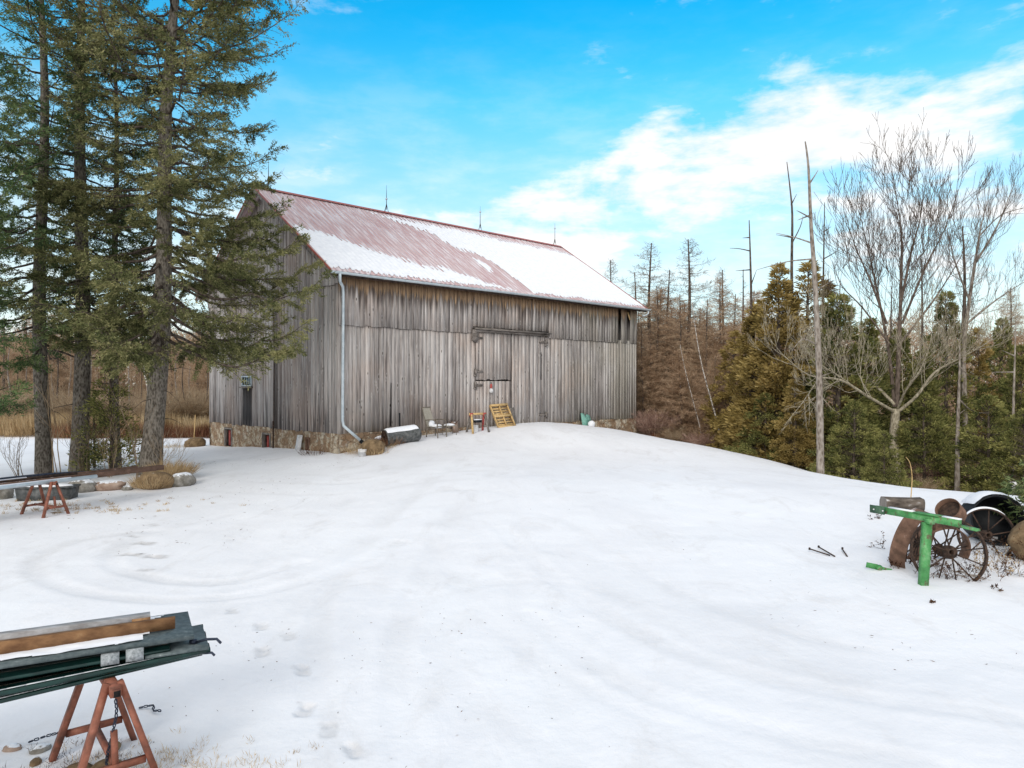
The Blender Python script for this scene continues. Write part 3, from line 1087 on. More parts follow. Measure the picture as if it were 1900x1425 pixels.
    ulow = np.interp(S_, [-.5, .18, 1.19, 2.3, 3.4, 4.5, 6.0, 6.5, 7.7, 9.25, 9.5], [.56, .52, .443, .384, .30, .25, .205, .15, .09, .02, -.05])
    uup = np.interp(S_, [3.9, 4.3, 5.3, 6.26, 7.8, 8.3, 9.4, 9.9, 9.97, 10.15], [1.1, .97, .887, .80, .712, .54, .489, .357, .174, -.1])
    top = np.interp(S_, [3, 6, 9, 12, 18.3, 18.8], [.97, .955, .945, .93, .90, .90])
    jit = fbm(S_ * 4, U_ * 5, 3, 21) * .09 + fbm(S_ * 1.0, U_ * 5, 3, 22) * .14
    m1 = (ulow + jit - U_)
    m2 = np.minimum(U_ - (uup + jit), (top + jit * .25 - U_))
    isl = .35 - np.hypot((S_ - 8.8) / .9, (U_ - .35) / .28) + jit * 2
    mk = np.maximum(np.maximum(m1, m2), isl * .3)
    eb = .012 + .022 * (vnoise(S_ * 1.2, S_ * 0 + 3, 5) > .5) * vnoise(S_ * 9, S_ * 0 + 1, 4)
    mk = np.minimum(mk, (U_ - eb) * 3)
    mk = np.minimum(mk, (S_ + .44) * .6 + .0)
    rtop = np.interp(np.mod(S_ + OV, .24), [.16, .19, .235, .24], [0, 1, 1, 0])
    mk = mk - rtop * (.02 + .045 * vnoise(S_ * 3, U_ * 9, 8)) - .02 * np.clip(fbm(S_ * 9, U_ * 7, 3, 18) * 3, 0, 1)
    th = np.clip(mk * .6, 0, .018) + np.clip(fbm(S_ * 2.5, U_ * 14, 3, 23), -.2, .3) * .012 * (mk > .02)
    ribp = np.interp(np.mod(S_ + OV, .24), [.17, .205, .232, .24], [0, .020, .020, .004])
    hh = .003 + np.maximum(th, 0) + ribp * .95
    y = -OE + U_ * (TL / 2 + OE)
    z = EAVE + U_ * (RIDGE - EAVE) + .012 * np.sin(S_ * .7 + 1) * np.sin(U_ * 3.1)
    V = np.stack([S_, y + nrm[1] * hh, z + nrm[2] * hh], -1)
    ny, nx = S_.shape
    i = (np.arange(ny - 1)[:, None] * nx + np.arange(nx - 1)[None, :])
    keep = (mk[:-1, :-1] > 0) & (mk[1:, 1:] > 0)
    i = i[keep]
    F = np.stack([i, i + 1, i + 1 + nx, i + nx], 1)
    used, inv = np.unique(F, return_inverse=True)
    me = mesh_np('snow', V.reshape(-1, 3)[used], [inv.reshape(F.shape)], M['snowcap'], True)
    part('snow_cover', me, None, roof)
    # gutter
    g = MB()
    secs = 9
    V, F = [], []
    for q in np.linspace(-OV - .02, SL + OV + .12, 40):
        sag = -.02 * math.sin(q * .5) * .5
        for k in range(secs):
            a = math.pi * (k / (secs - 1))
            V.append((q, -OE - .085 - .075 * math.cos(a) * 1, EAVE - .035 + sag - .085 * math.sin(a)))
        for k in range(secs)[::-1]:
            a = math.pi * (k / (secs - 1))
            V.append((q, -OE - .085 - .070 * math.cos(a) * 1, EAVE - .035 + sag - .079 * math.sin(a)))
    w_ = secs * 2
    for i in range(39):
        for k in range(w_):
            k2 = (k + 1) % w_
            F.append([i * w_ + k, i * w_ + k2, (i + 1) * w_ + k2, (i + 1) * w_ + k])
    g.add(V, F)
    for e in (0, 39):
        g.add([V[e * w_ + k] for k in range(secs)], [[0, 1, 8], [1, 2, 8], [2, 3, 8], [3, 4, 8], [4, 5, 8], [5, 6, 8], [6, 7, 8]])
    gut = part('gutter', g, M['gutter'], root, smooth=True)
    g = MB()
    g.tube([(SL + OV + .02, -OE - .08, EAVE - .08), (SL + OV + .03, -OE - .06, EAVE - .26), (SL + OV - .08, -OE + .02, EAVE - .36), (SL + OV - .25, -OE + .12, EAVE - .40)], .045, 8)
    part('outlet_elbow', g, M['gutter'], gut, smooth=True)
    g = MB()
    g.tube([(-.18, -OE - .09, EAVE - .08), (-.18, -OE - .09, EAVE - .24), (-.12, -OE + .0, EAVE - .38), (.10, -.17, EAVE - .52), (.14, -.13, EAVE - .72), (.14, -.12, 5.4), (.12, -.13, 3.0),
            (.12, -.12, 1.75), (.14, -.16, 1.56), (.62, -.62, .98)], .055, 10)
    for zz in (6.3, 5.25, 3.3, 1.9):
        g.tube([(.135, -.12, zz - .012), (.135, -.12, zz + .012)], .060, 10)
    dsp = part('downspout', g, M['gutter'], root, smooth=True)
    g = MB()
    g.tube([(.58, -.58, 1.02), (.80, -.78, .78), (1.02, -.96, .58)], [.075, .078, .08], 10)
    part('spout_hose', g, M['black'], dsp, smooth=True)
    # lightning rods
    for k, s in enumerate((.17, 6.2, 12.29, 18.3)):
        g = MB()
        zr = RIDGE + .04
        g.tube([(s, TL / 2, zr + .10), (s, TL / 2, zr + .7), (s, TL / 2, zr + 1.3)], [.018, .014, .004], 6)
        for (dx, dy) in ((-.13, 0), (.13, 0), (0, .16)):
            g.tube([(s + dx, TL / 2 + dy, zr - .05), (s + dx * .35, TL / 2 + dy * .35, zr + .22), (s, TL / 2, zr + .40)], .011, 5)
        o = part('lightning_rod', g, M['rustdark'], root)
        if k:
            g = MB()
            zb = zr + (1.0 if k > 1 else .62)
            g.lathe([(.001, -.06), (.04, -.045), (.06, 0), (.04, .045), (.001, .06)], 10, (s, TL / 2, zb))
            part('rod_ball', g, M['gutter'], o, smooth=True)
    return root


barn = build_barn()
# ------------------------------------------------------------------ trees


def unit(v):
    v = np.asarray(v, float)
    return v / (np.linalg.norm(v) + 1e-9)


def spruce_mesh(height, r0, first, Lf, lean=(0, 0), seed=1, top=None, step=.42, per=4, dens=1.0, wide=.030, thin=.12, keepright=False, opentop=1.0, mats=('bark', 'needle'), dead_to=0.0):
    """returns (trunk mesh, limb mesh, foliage mesh)"""
    rs = np.random.default_rng(seed)
    tr = MB()
    nz = 26
    cx = lambda z: lean[0] * (z / height) + .07 * math.sin(z * .5 + seed)
    cy = lambda z: lean[1] * (z / height) + .07 * math.cos(z * .43 + seed)
    pts = [(cx(z), cy(z), z) for z in np.linspace(-.5, height, nz)]
    rad = [r0 * (1.22 if i == 0 else (1.12 if i == 1 else 1)) * max(.04, (1 - max(0, p[2]) / height) ** .8) + .01 for i, p in enumerate(pts)]
    tr.tube(pts, rad, 14, cap=False)
    # bark stubs
    clump = lambda i, k, zz: -.15 + 2.1 * float(vnoise(np.array([i * .55 + k * 7.3 + zz * 3.1]), np.array([zz * 1.7]), seed)[0])
    lb = MB()
    nd = MB()
    P0, P1, Ra, Rb = [], [], [], []
    LP, LD, LL, LW = [], [], [], []
    z = .8
    while z < height - .3:
        whorl = per if z > first else 2
        a0 = rs.uniform(0, 6.28)
        for k in range(whorl):
            az = a0 + k * 2 * math.pi / whorl + rs.normal() * .28
            zz = z + rs.uniform(-.16, .16)
            fr = zz / height
            rt = r0 * max(.04, (1 - fr) ** .8)
            if zz < first:
                if rs.random() < .75:
                    L = rs.uniform(.25, 1.3)
                    p = np.array([cx(zz), cy(zz), zz])
                    d = unit([math.cos(az), math.sin(az), rs.uniform(-.35, .2)])
                    q = p + d * L * .6
                    r = q + unit(d + [0, 0, -.4]) * L * .5
                    P0 += [p, q]
                    P1 += [q, r]
                    Ra += [.018, .010]
                    Rb += [.010, .003]
                continue
            L = Lf(zz, az) * rs.uniform(.62, 1.10)
            if rs.random() < thin * (0 if keepright and math.cos(az) > .2 and zz < 9.5 else 1) * (1.5 if zz > 9.5 else 1):
                continue
            if L < .2:
                continue
            up = -.28 + 1.0 * max(0, fr - .25)       # initial slope by height
            dr = -.30 + .25 * fr
            cv = rs.normal() * .25
            n = 9
            pp = []
            for i in range(n + 1):
                t = i / n
                a = az + cv * t
                rr = rt * .7 + L * t
                h = L * (up * t + dr * t * (1 - t) + .24 * t ** 3)
                pp.append(np.array([cx(zz) + rr * math.cos(a), cy(zz) + rr * math.sin(a), zz + h + rs.normal() * .015 * L]))
            rb = .013 + .0085 * L
            for i in range(n):
                P0.append(pp[i])
                P1.append(pp[i + 1])
                Ra.append(rb * (1 - i / n) + .004)
                Rb.append(rb * (1 - (i + 1) / n) + .004)
            deadb = zz < dead_to and rs.random() < .4
            # secondaries
            m = max(5, int(L / .115))
            for j in range(m):
                t = .22 + .78 * (j + rs.random()) / m
                x = t * n
                i = min(int(x), n - 1)
                b = pp[i] + (pp[i + 1] - pp[i]) * (x - i)
                f = unit(pp[min(i + 1, n)] - pp[i])
                sd_ = unit(np.cross(f, [0, 0, 1])) * (1 if j % 2 else -1)
                sl_ = (.16 + .30 * L * (1 - t) ** .8) * rs.uniform(.6, 1.25)
                sl_ = min(sl_, 1.15)
                d = unit(f * rs.uniform(.5, .9) + sd_ * rs.uniform(.5, 1.0) + np.array([0, 0, rs.uniform(-.85, .22)]))
                e = b + d * sl_
                mid = (b + e) / 2 + np.array([0, 0, .05 * sl_])
                P0 += [b, mid]
                P1 += [mid, e]
                Ra += [.007, .0045]
                Rb += [.0045, .002]
                if deadb or rs.random() < .10:
                    # grey bare twigs
                    for _ in range(3):
                        q = b + (e - b) * rs.random()
                        P0.append(q)
                        P1.append(q + unit(d + rs.normal(size=3) * .8) * rs.uniform(.1, .3))
                        Ra.append(.004)
                        Rb.append(.0015)
                    continue
                bare = max(0.0, .50 - t) * 2.2
                cnt = max(1, int(dens * (opentop if zz > 9.5 else 1.0) * clump(i, k, zz) * (5 + sl_ / .0165)))
                tt = rs.random(cnt) ** .8
                keep = rs.random(cnt) > bare
                tt = tt[keep]
                if not len(tt):
                    continue
                q = b[None] + (e - b)[None] * tt[:, None] + np.array([0, 0, .05 * sl_])[None] * (4 * tt * (1 - tt))[:, None]
                q = q + rs.normal(size=q.shape) * .035
                dd = d[None] + rs.normal(size=q.shape) * .62 + np.array([0, 0, .02])
                LP.append(q)
                LD.append(dd)
                LL.append(rs.uniform(.055, .15, len(tt)))
                LW.append(rs.uniform(wide * .7, wide * 1.25, len(tt)))
        z += step * rs.uniform(.8, 1.2)
    lb.segs(P0, P1, Ra, Rb, 4)
    nd.cards(np.concatenate(LP), np.concatenate(LD), np.concatenate(LL), np.concatenate(LW), rs)
    return tr.me('trunk', M[mats[0]], True), lb.me('branches', M['barkdark']), nd.me('foliage', M[mats[1]])


def put_tree(name, label, cat, loc, meshes, names, rotz=0, group=None):
    t = thing(name, label, cat, loc, rotz, group)
    for me, nm in zip(meshes, names):
        part(nm, me, None, t)
    note_kids(t)
    return t


def profileA(z, az):
    right = .5 + .5 * math.cos(az - .1)
    if z < 7.3:
        L = 4.3 + 1.1 * right
    elif z < 9.3:
        L = 3.9
    elif z < 10.9:
        L = 3.5
    elif z < 15.5:
        L = 4.3
    else:
        L = 3.9 * max(.1, (21.5 - z) / 6.0)
    return L


SPN = ('trunk', 'branches', 'foliage')
SG = 'tall spruces left of the barn'
gzA = gz(-11.75, 23)
spA = spruce_mesh(21, .315, 4.3, profileA, (1.0, 0), 5, step=.40, per=5, dens=2.2, thin=.16, opentop=.72, keepright=True, mats=('bark', 'needlewarm'), dead_to=4.6)
put_tree('spruce_tree', 'thick leaning spruce nearest the barn, its boughs hanging over the grey gable', 'spruce tree', (-11.45, 23, gzA), spA, SPN, 0, SG)
profB = lambda z, az: 2.7 if z < 14 else 2.7 * max(.1, (22 - z) / 8)
spB = spruce_mesh(22, .265, 4.6, profB, (0, 0), 6, step=.50, per=4, dens=1.7, thin=.18, opentop=.85, mats=('bark', 'needle'), dead_to=8)
tB = put_tree('spruce_tree', 'straight grey barked spruce second from the barn side among the thick trunks', 'spruce tree', (-14.3, 24, gz(-14.3, 24)), spB, SPN, 1.2, SG)
profC = lambda z, az: 2.9 if z < 13 else 2.9 * max(.1, (21 - z) / 8)
spC = spruce_mesh(21, .235, 4.0, profC, (0, 0), 8, step=.50, per=4, dens=1.7, thin=.18, opentop=.85, mats=('bark', 'needledark'), dead_to=5)
put_tree('spruce_tree', 'dark trunked spruce standing third from the barn behind the steel pipes', 'spruce tree', (-15.6, 24, gz(-15.6, 24)), spC, SPN, .3, SG)
profD = lambda z, az: 2.1 if z < 12 else 2.1 * max(.1, (17 - z) / 5)
spD = spruce_mesh(17, .14, 4.6, profD, (0, 0), 9, step=.50, per=4, dens=1.0, thin=.2, mats=('bark', 'needledark'))
put_tree('spruce_tree', 'thin young spruce trunk between the two thick spruces nearest the barn', 'spruce tree', (-13.5, 24.6, gz(-13.5, 24.6)), spD, SPN, .9, SG)
profE = lambda z, az: 3.2 if z < 10 else 3.2 * max(.1, (17 - z) / 7)
spE = spruce_mesh(17, .24, 2.6, profE, (0, 0), 10, step=.46, per=5, dens=1.7, thin=.15, mats=('bark', 'needledark'))
put_tree('spruce_tree', 'spruce at the left edge with low dark green boughs reaching into view', 'spruce tree', (-15.6, 19.0, gz(-15.6, 19)), spE, SPN, 2.2, SG)


# ---- bare broadleaf trees
def grow(acc, p, d, L, r, depth, rs, trop=.12, spread=.55, kids=(2, 3), minr=.003, sub=.72):
    n = 3
    pts = [p]
    for i in range(n):
        d = unit(d + rs.normal(size=3) * .10 + np.array([0, 0, trop * .5]))
        p = p + d * L / n
        pts.append(p)
    r1 = max(minr * .8, r * .62)
    for i in range(n):
        acc.append((pts[i], pts[i + 1], r + (r1 - r) * i / n, r + (r1 - r) * (i + 1) / n))
    if depth <= 0:
        return
    nk = rs.integers(kids[0], kids[1] + 1)
    for k in range(nk):
        t = 1.0 if k == 0 else rs.uniform(.3, .95)
        x = t * n
        i = min(int(x), n - 1)
        b = pts[i] + (pts[i + 1] - pts[i]) * (x - i)
        sp = spread * (.45 if k == 0 else 1)
        q = rs.normal(size=3)
        q -= d * np.dot(q, d)
        nd_ = unit(d + unit(q) * sp + np.array([0, 0, trop]))
        grow(acc, b, nd_, L * sub * rs.uniform(.75, 1.15), max(minr, r1 * (.95 if k == 0 else .7)), depth - 1, rs, trop, spread, kids, minr, sub)


def seg_mesh(acc, name, mat, thr=.035):
    mb = MB()
    big = [a for a in acc if a[2] >= thr]
    sm = [a for a in acc if a[2] < thr]
    for lst, sd_ in ((big, 8), (sm, 3)):
        if lst:
            mb.segs([a[0] for a in lst], [a[1] for a in lst], [a[2] for a in lst], [a[3] for a in lst], sd_)
    return mb.me(name, mat, True)


def limb(acc, tw, pts, r0, r1, rs, every=.5, tl=1.1, depth=3, start=.2, trop=.15, spread=.8, tr=.014, sub=.70, kids=(2, 3)):
    pts = [np.array(p, float) for p in spline(pts, 5)]
    n = len(pts)
    rad = [r0 + (r1 - r0) * i / (n - 1) for i in range(n)]
    for i in range(n - 1):
        acc.append((pts[i], pts[i + 1], rad[i], rad[i + 1]))
    tot = sum(np.linalg.norm(pts[i + 1] - pts[i]) for i in range(n - 1))
    run = 0
    nxt = tot * start
    for i in range(n - 1):
        sl_ = np.linalg.norm(pts[i + 1] - pts[i])
        while nxt < run + sl_:
            b = pts[i] + (pts[i + 1] - pts[i]) * ((nxt - run) / sl_)
            d = unit(pts[i + 1] - pts[i])
            q = rs.normal(size=3)
            q -= d * np.dot(q, d)
            f = nxt / tot
            grow(tw, b, unit(d * .8 + unit(q) * spread + np.array([0, 0, trop])), tl * (1.15 - .6 * f) * rs.uniform(.7, 1.2), max(tr * (1.2 - .6 * f), .008), depth, rs, trop, .55, kids, .0055, sub)
            nxt += every * rs.uniform(.7, 1.3)
        run += sl_
    grow(tw, pts[-1], unit(pts[-1] - pts[-2]), tl * .6, r1, depth, rs, trop, .5, kids, .0055, sub)


def maple():
    rs = np.random.default_rng(31)
    Y0 = 30.0
    X0 = (1662 - 950) / 1342 * Y0
    zb = gz(X0, Y0)

    def q(px, py, dy=0):
        Y = Y0 + dy
        return ((px - 950) / 1342 * Y - X0, dy, H - (py - 712) / 1342 * Y - zb)
    tr, low, hi, up = [], [], [], []
    base = [(0, 0, -.4), (0.0, 0, .8), q(1658, 820), q(1662, 758)]
    pts = [np.array(p, float) for p in spline(base, 5)]
    for i in range(len(pts) - 1):
        tr.append((pts[i], pts[i + 1], .23 - .004 * i, .23 - .004 * (i + 1)))
    L = lambda *a, **k: limb(tr, low, *a, rs=rs, tr=.020, **{**k, 'depth': 4 if k.get('tl', 1) > .9 else 2})
    U = lambda *a, **k: limb(up, hi, *a, rs=rs, **k)
    L([q(1662, 765), q(1610, 735, -1), q(1560, 705, -1.8), q(1500, 695, -2.4), q(1450, 655, -2.8)], .075, .012, tl=1.35, every=.24, start=.25, trop=.2)
    L([q(1660, 750), q(1620, 710, .4), q(1580, 675, .8), q(1540, 650, 1.2), q(1515, 590, 1.5)], .07, .012, tl=1.3, every=.24, start=.2, trop=.25)
    L([q(1664, 765), q(1700, 735, -.6), q(1735, 690, -1), q(1790, 660, -1.5), q(1850, 625, -2)], .075, .012, tl=1.35, every=.24, start=.25, trop=.2)
    L([q(1664, 762), q(1680, 725, -1.0), q(1705, 690, -1.8), q(1725, 640, -2.2), q(1730, 600, -2.4)], .055, .012, tl=1.2, every=.26, start=.25, trop=.2)
    L([q(1520, 700, -2.2), q(1490, 745, -2.7), q(1470, 770, -3.0)], .03, .01, tl=.8, every=.28, trop=-.05)
    L([q(1560, 705, -1.8), q(1530, 720, -2.0), q(1500, 750, -2.2)], .03, .01, tl=.7, every=.28, trop=-.05)
    U([q(1660, 755), q(1650, 660, .4), q(1632, 560, .8), q(1612, 470, 1.2), q(1594, 390, 1.2)], .085, .012, tl=1.7, every=.23, start=.30, trop=.22, depth=3)
    U([q(1664, 755), q(1668, 640), q(1672, 520), q(1672, 430, .3), q(1656, 325, .4)], .11, .012, tl=1.8, every=.22, start=.30, trop=.25, depth=3)
    U([q(1672, 560), q(1690, 470, -.6), q(1706, 410, -1.2), q(1716, 345, -1.4)], .060, .010, tl=1.6, every=.23, start=.1, trop=.25, depth=3)
    U([q(1674, 600), q(1715, 500, -.8), q(1750, 430, -1.4), q(1772, 370, -1.6)], .055, .010, tl=1.8, every=.24, start=.15, trop=.22, depth=3)
    U([q(1645, 600), q(1615, 520, -.6), q(1588, 460, -1.2), q(1572, 410, -1.4)], .055, .010, tl=1.6, every=.23, start=.15, trop=.22, depth=3)
    U([q(1668, 640), q(1730, 560, .8), q(1775, 490, 1.4), q(1800, 440, 1.6)], .05, .010, tl=1.5, every=.26, start=.25, trop=.2, depth=3)
    U([q(1652, 640), q(1600, 570, .9), q(1562, 530, 1.5), q(1546, 490, 1.8)], .045, .009, tl=1.4, every=.26, start=.25, trop=.2, depth=3)
    hi = [(a, b_, max(r_, .0080), max(q_, .006)) for a, b_, r_, q_ in hi]
    t = thing('maple_tree', 'large bare tree with wide pale low limbs and a reddish upright crown', 'bare tree', (X0, Y0, zb))
    part('trunk', seg_mesh(tr, 'trunk', M['barkmaple']), None, t)
    part('crown', seg_mesh(hi + up, 'crown', M['twigred']), None, t)
    part('low_branches', seg_mesh(low, 'low_branches', M['barkmaple']), None, t)
    # second bare tree behind it at the right edge
    rs2 = rs
    Y1 = 35.0
    X1 = (1792 - 950) / 1342 * Y1
    z1 = gz(X1, Y1)

    def q1(px, py, dy=0):
        Y = Y1 + dy
        return ((px - 950) / 1342 * Y - X1, dy, H - (py - 712) / 1342 * Y - z1)
    tr, hi = [], []
    U = lambda *a, **k: limb(tr, hi, *a, rs=rs, **k)
    U([(0, 0, -.4), q1(1790, 760), q1(1788, 650), q1(1798, 560), q1(1812, 470), q1(1820, 420), q1(1832, 370)], .15, .012, tl=1.5, every=.26, start=.42, trop=.3, depth=3)
    U([q1(1808, 490), q1(1850, 420, .8), q1(1880, 345, 1.2)], .06, .015, tl=1.3, every=.28, trop=.3, depth=3)
    U([q1(1800, 560), q1(1770, 480, -.6), q1(1755, 410, -1)], .05, .012, tl=1.2, every=.3, trop=.25, depth=3)
    U([q1(1794, 600), q1(1850, 555, .5), q1(1905, 520, .8)], .06, .012, tl=1.2, every=.3, trop=.2, depth=3)
    U([q1(1815, 440), q1(1855, 400, -.5), q1(1900, 385, -.8)], .04, .012, tl=1.0, every=.3, trop=.2, depth=3)
    t = thing('bare_tree', 'bare dark limbed tree rising behind the green cedars at the right edge', 'bare tree', (X1, Y1, z1))
    part('trunk', seg_mesh(tr, 'trunk', M['barkgrey']), None, t)
    part('crown', seg_mesh(hi, 'crown', M['twigred']), None, t)


maple()


# ---- dead poles
def dead_pole(pts_px, Y, r0, stubs, label, mat='barkgrey'):
    X0 = (pts_px[0][0] - 950) / 1342 * Y
    zb = gz(X0, Y)
    f = lambda px, py, dy=0: ((px - 950) / 1342 * (Y + dy) - X0, dy, H - (py - 712) / 1342 * (Y + dy) - zb)
    pts = [(0, 0, -.4)] + [f(*p) for p in pts_px]
    n = len(pts)
    t = thing('dead_tree', label, 'dead tree', (X0, Y, zb), 0, 'bare dead poles above the right hand woods')
    mb = MB()
    sp_ = spline(pts, 4)
    mb.tube(sp_, [r0 * (1 - .88 * (i / (len(sp_) - 1)) ** .8) for i in range(len(sp_))], 9)
    part('trunk', mb, M[mat], t, smooth=True)
    for st in stubs:
        mb = MB()
        q_ = [f(*p) for p in st]
        q_ = spline(q_, 3) if len(q_) > 2 else q_
        mb.tube(q_, [.032 * (1 - .75 * i / (len(q_) - 1)) for i in range(len(q_))], 5)
        part('branch', mb, M['barkdark' if mat == 'barkdark' else 'barkgrey'], t)
    return t


dead_pole([(1522, 870), (1520, 700), (1512, 520), (1505, 420), (1500, 310), (1494, 262)], 25.6, .17,
          [[(1505, 450), (1475, 440, .3), (1440, 432, .6)], [(1506, 405), (1488, 395, -.4), (1478, 390, -.6)], [(1502, 340), (1512, 325), (1518, 315)], [(1508, 480), (1460, 485, .5), (1405, 500, .9)],
           [(1512, 540), (1545, 520, .5)], [(1500, 400), (1480, 408, -.5)], [(1516, 640), (1490, 628, -.5), (1470, 650, -.6)], [(1518, 700), (1545, 690, .4)]],
          'tallest dead pole at the edge of the snow left of the wide bare tree')
dead_pole([(1395, 800), (1394, 640), (1394, 560), (1392, 470), (1390, 408)], 34, .15,
          [[(1391, 465), (1372, 461, .3), (1354, 460, .5)], [(1392, 500), (1365, 502, -.4)], [(1391, 440), (1378, 441, .2)], [(1393, 530), (1404, 500, .2)]],
          'dead pole with three short side stubs left of the cedar clump', 'barkdark')
dead_pole([(1470, 800), (1470, 640), (1469, 500), (1470, 400), (1466, 350), (1460, 300)], 33, .13,
          [[(1470, 450), (1485, 420, .2), (1490, 400, .3)], [(1468, 380), (1478, 360, .2)], [(1469, 440), (1440, 435, .3)]],
          'slim dead pole rising out of the cedar clump top', 'barkdark')
dead_pole([(1528, 800), (1527, 600), (1528, 500), (1530, 375)], 34, .13,
          [[(1528, 480), (1560, 462, .3)], [(1527, 520), (1500, 500, .3)], [(1528, 430), (1542, 420, .2)]],
          'dead pole standing just right of the tallest one behind the cedars', 'barkdark')
dead_pole([(1776, 900), (1777, 800), (1780, 700), (1781, 640)], 27.5, .14, [[(1779, 740), (1810, 765, .4), (1860, 762, .6)], [(1781, 680), (1800, 700, .2)], [(1777, 770), (1790, 760)]],
          'bare grey trunk with a long side branch in the gap between low cedars')
dead_pole([(1882, 900), (1880, 780), (1885, 600)], 26.5, .13, [[(1882, 690), (1840, 690, .3)], [(1883, 660), (1860, 650, .2)]],
          'bare grey trunk near the right edge above the small white board')


# ---- cedars
def cedar_mesh(h, r, seed, mats, n=350, per=85, base=.3, size=.20):
    rs = np.random.default_rng(seed)
    tr = MB()
    tr.tube([(0, 0, -.4), (0.03, 0, h * .3), (-.02, .03, h * .7), (0, 0, h * .96)], [.14 * h / 8, .11 * h / 8, .05, .012], 7)
    P, D, L, W = [], [], [], []
    P0, P1 = [], []
    for i in range(n):
        f = rs.random() ** 1.05
        z = base + f * (h - base)
        rr = r * (1 - f) ** .72 * (1 + .22 * math.sin(f * 23 + seed) + rs.normal() * .10) + .08
        rr *= 1 + .18 * math.sin(3 * rs.random() + seed)
        a = rs.uniform(0, 6.283)
        q = rs.uniform(.35, 1.0) ** .5
        c = np.array([rr * q * math.cos(a), rr * q * math.sin(a), z])
        cs = rs.uniform(.17, .42) * (1.2 - .85 * f)
        out = unit([math.cos(a), math.sin(a), .55])
        m = int(per * (cs / .3) ** 1.5)
        u = rs.normal(size=(m, 3))
        u /= np.linalg.norm(u, axis=1, keepdims=True)
        u *= (rs.random((m, 1)) ** .5) * cs
        u[:, 2] *= .75
        P.append(c + u - out * cs * .4)
        D.append(out[None] * .9 + u / cs * .7 + rs.normal(size=(m, 3)) * .35)
        L.append(rs.uniform(.6, 1.2, m) * size)
        W.append(rs.uniform(.3, .52, m) * size * .75)
        P0.append((0, 0, max(0, z - .35)))
        P1.append(c)
    tr.segs(P0, P1, .012, .005, 3)
    fo = MB()
    fo.cards(np.concatenate(P), np.concatenate(D), np.concatenate(L), np.concatenate(W), rs)
    return tr.me('trunk', M['barkdark']), fo.me('foliage', M[mats])


CN = ('trunk', 'foliage')
ced = [put_tree('cedar_tree', '', 'cedar', (0, 0, 0), cedar_mesh(8.6, 1.9, 41, 'cedar'), CN),
       put_tree('cedar_tree', '', 'cedar', (0, 0, 0), cedar_mesh(8.6, 2.1, 42, 'cedargreen'), CN),
       put_tree('cedar_tree', '', 'cedar', (0, 0, 0), cedar_mesh(5.0, 2.1, 43, 'cedargreen', n=200, size=.17), CN),
       put_tree('cedar_tree', '', 'cedar', (0, 0, 0), cedar_mesh(8.6, 1.6, 44, 'cedar', n=190), CN)]
CEDH = [8.6, 8.6, 5.0, 8.6]
used = [False] * 4


def stand(lst, hs, usedl, k, px, Y, topy, label, group, rz=None, wid=1.0, dz=0):
    X = (px - 950) / 1342 * Y
    g = gz(X, Y) + dz
    hh = H - (topy - 712) / 1342 * Y - g
    sc = hh / hs[k]
    rz = random.uniform(0, 6.28) if rz is None else rz
    s3 = (sc * wid, sc * wid, sc)
    if not usedl[k]:
        o = lst[k]
        usedl[k] = True
        o.location = (X, Y, g)
        o.rotation_euler = (0, 0, rz)
        o.scale = s3
        o['label'] = label
        o['group'] = group
    else:
        o = dup(lst[k], (X, Y, g), rz, s3, label, group)
    return o


CG = 'cedars along the right hand wood edge'
for (k, px, Y, ty, wid, lab) in [
    (0, 1445, 32.5, 492, 1.25, 'golden brown cedar with the tallest crown in the clump by the dead poles'),
    (3, 1500, 33.5, 488, 1.5, 'tall cedar directly behind the tallest dead pole'),
    (0, 1398, 34.0, 565, 1.2, 'golden cedar on the left flank of the cedar clump'),
    (3, 1362, 37.0, 615, 1.4, 'low brownish cedar leftmost in the clump beside the brown larches'),
    (1, 1555, 31.0, 545, 1.25, 'dark cedar between the tallest dead pole and the wide bare tree'),
    (1, 1612, 33.0, 590, 1.0, 'dark cedar behind the left limbs of the wide bare tree'),
    (1, 1668, 34.0, 610, 1.05, 'cedar directly behind the fork of the wide bare tree'),
    (1, 1755, 36.0, 540, .85, 'pointed dark cedar standing tall behind the right limbs of the wide bare tree'),
    (1, 1712, 33.5, 650, 1.1, 'cedar right of the fork of the wide bare tree'),
    (3, 1815, 36.0, 610, 1.0, 'mid green cedar below the bare tree at the right edge'),
    (1, 1860, 37.0, 590, .8, 'slim pointed cedar against the sky near the right edge'),
    (1, 1895, 32.0, 640, 1.0, 'cedar cut by the right edge of the view'),
    (2, 1585, 27.3, 745, 1.05, 'low bushy cedar on the snow edge left of the wide bare tree'),
    (2, 1640, 26.0, 800, 1.1, 'lowest bright green cedar in front of the wide bare tree trunk'),
    (2, 1715, 29.5, 730, 1.0, 'bushy cedar right of the wide bare tree trunk'),
    (2, 1835, 27.0, 735, 1.1, 'bushy low cedar between the two bare grey trunks on the right'),
    (2, 1900, 25.5, 760, 1.0, 'low green cedar at the right edge behind the small white board'),
    (0, 1475, 29.5, 690, 1.25, 'low broad golden cedar in front of the tall cedar clump'),
    (2, 1420, 31.5, 730, 1.1, 'small golden green cedar at the foot of the clump by the brown larches'),
]:
    stand(ced, CEDH, used, k, px, Y, ty, lab, CG, None, wid)


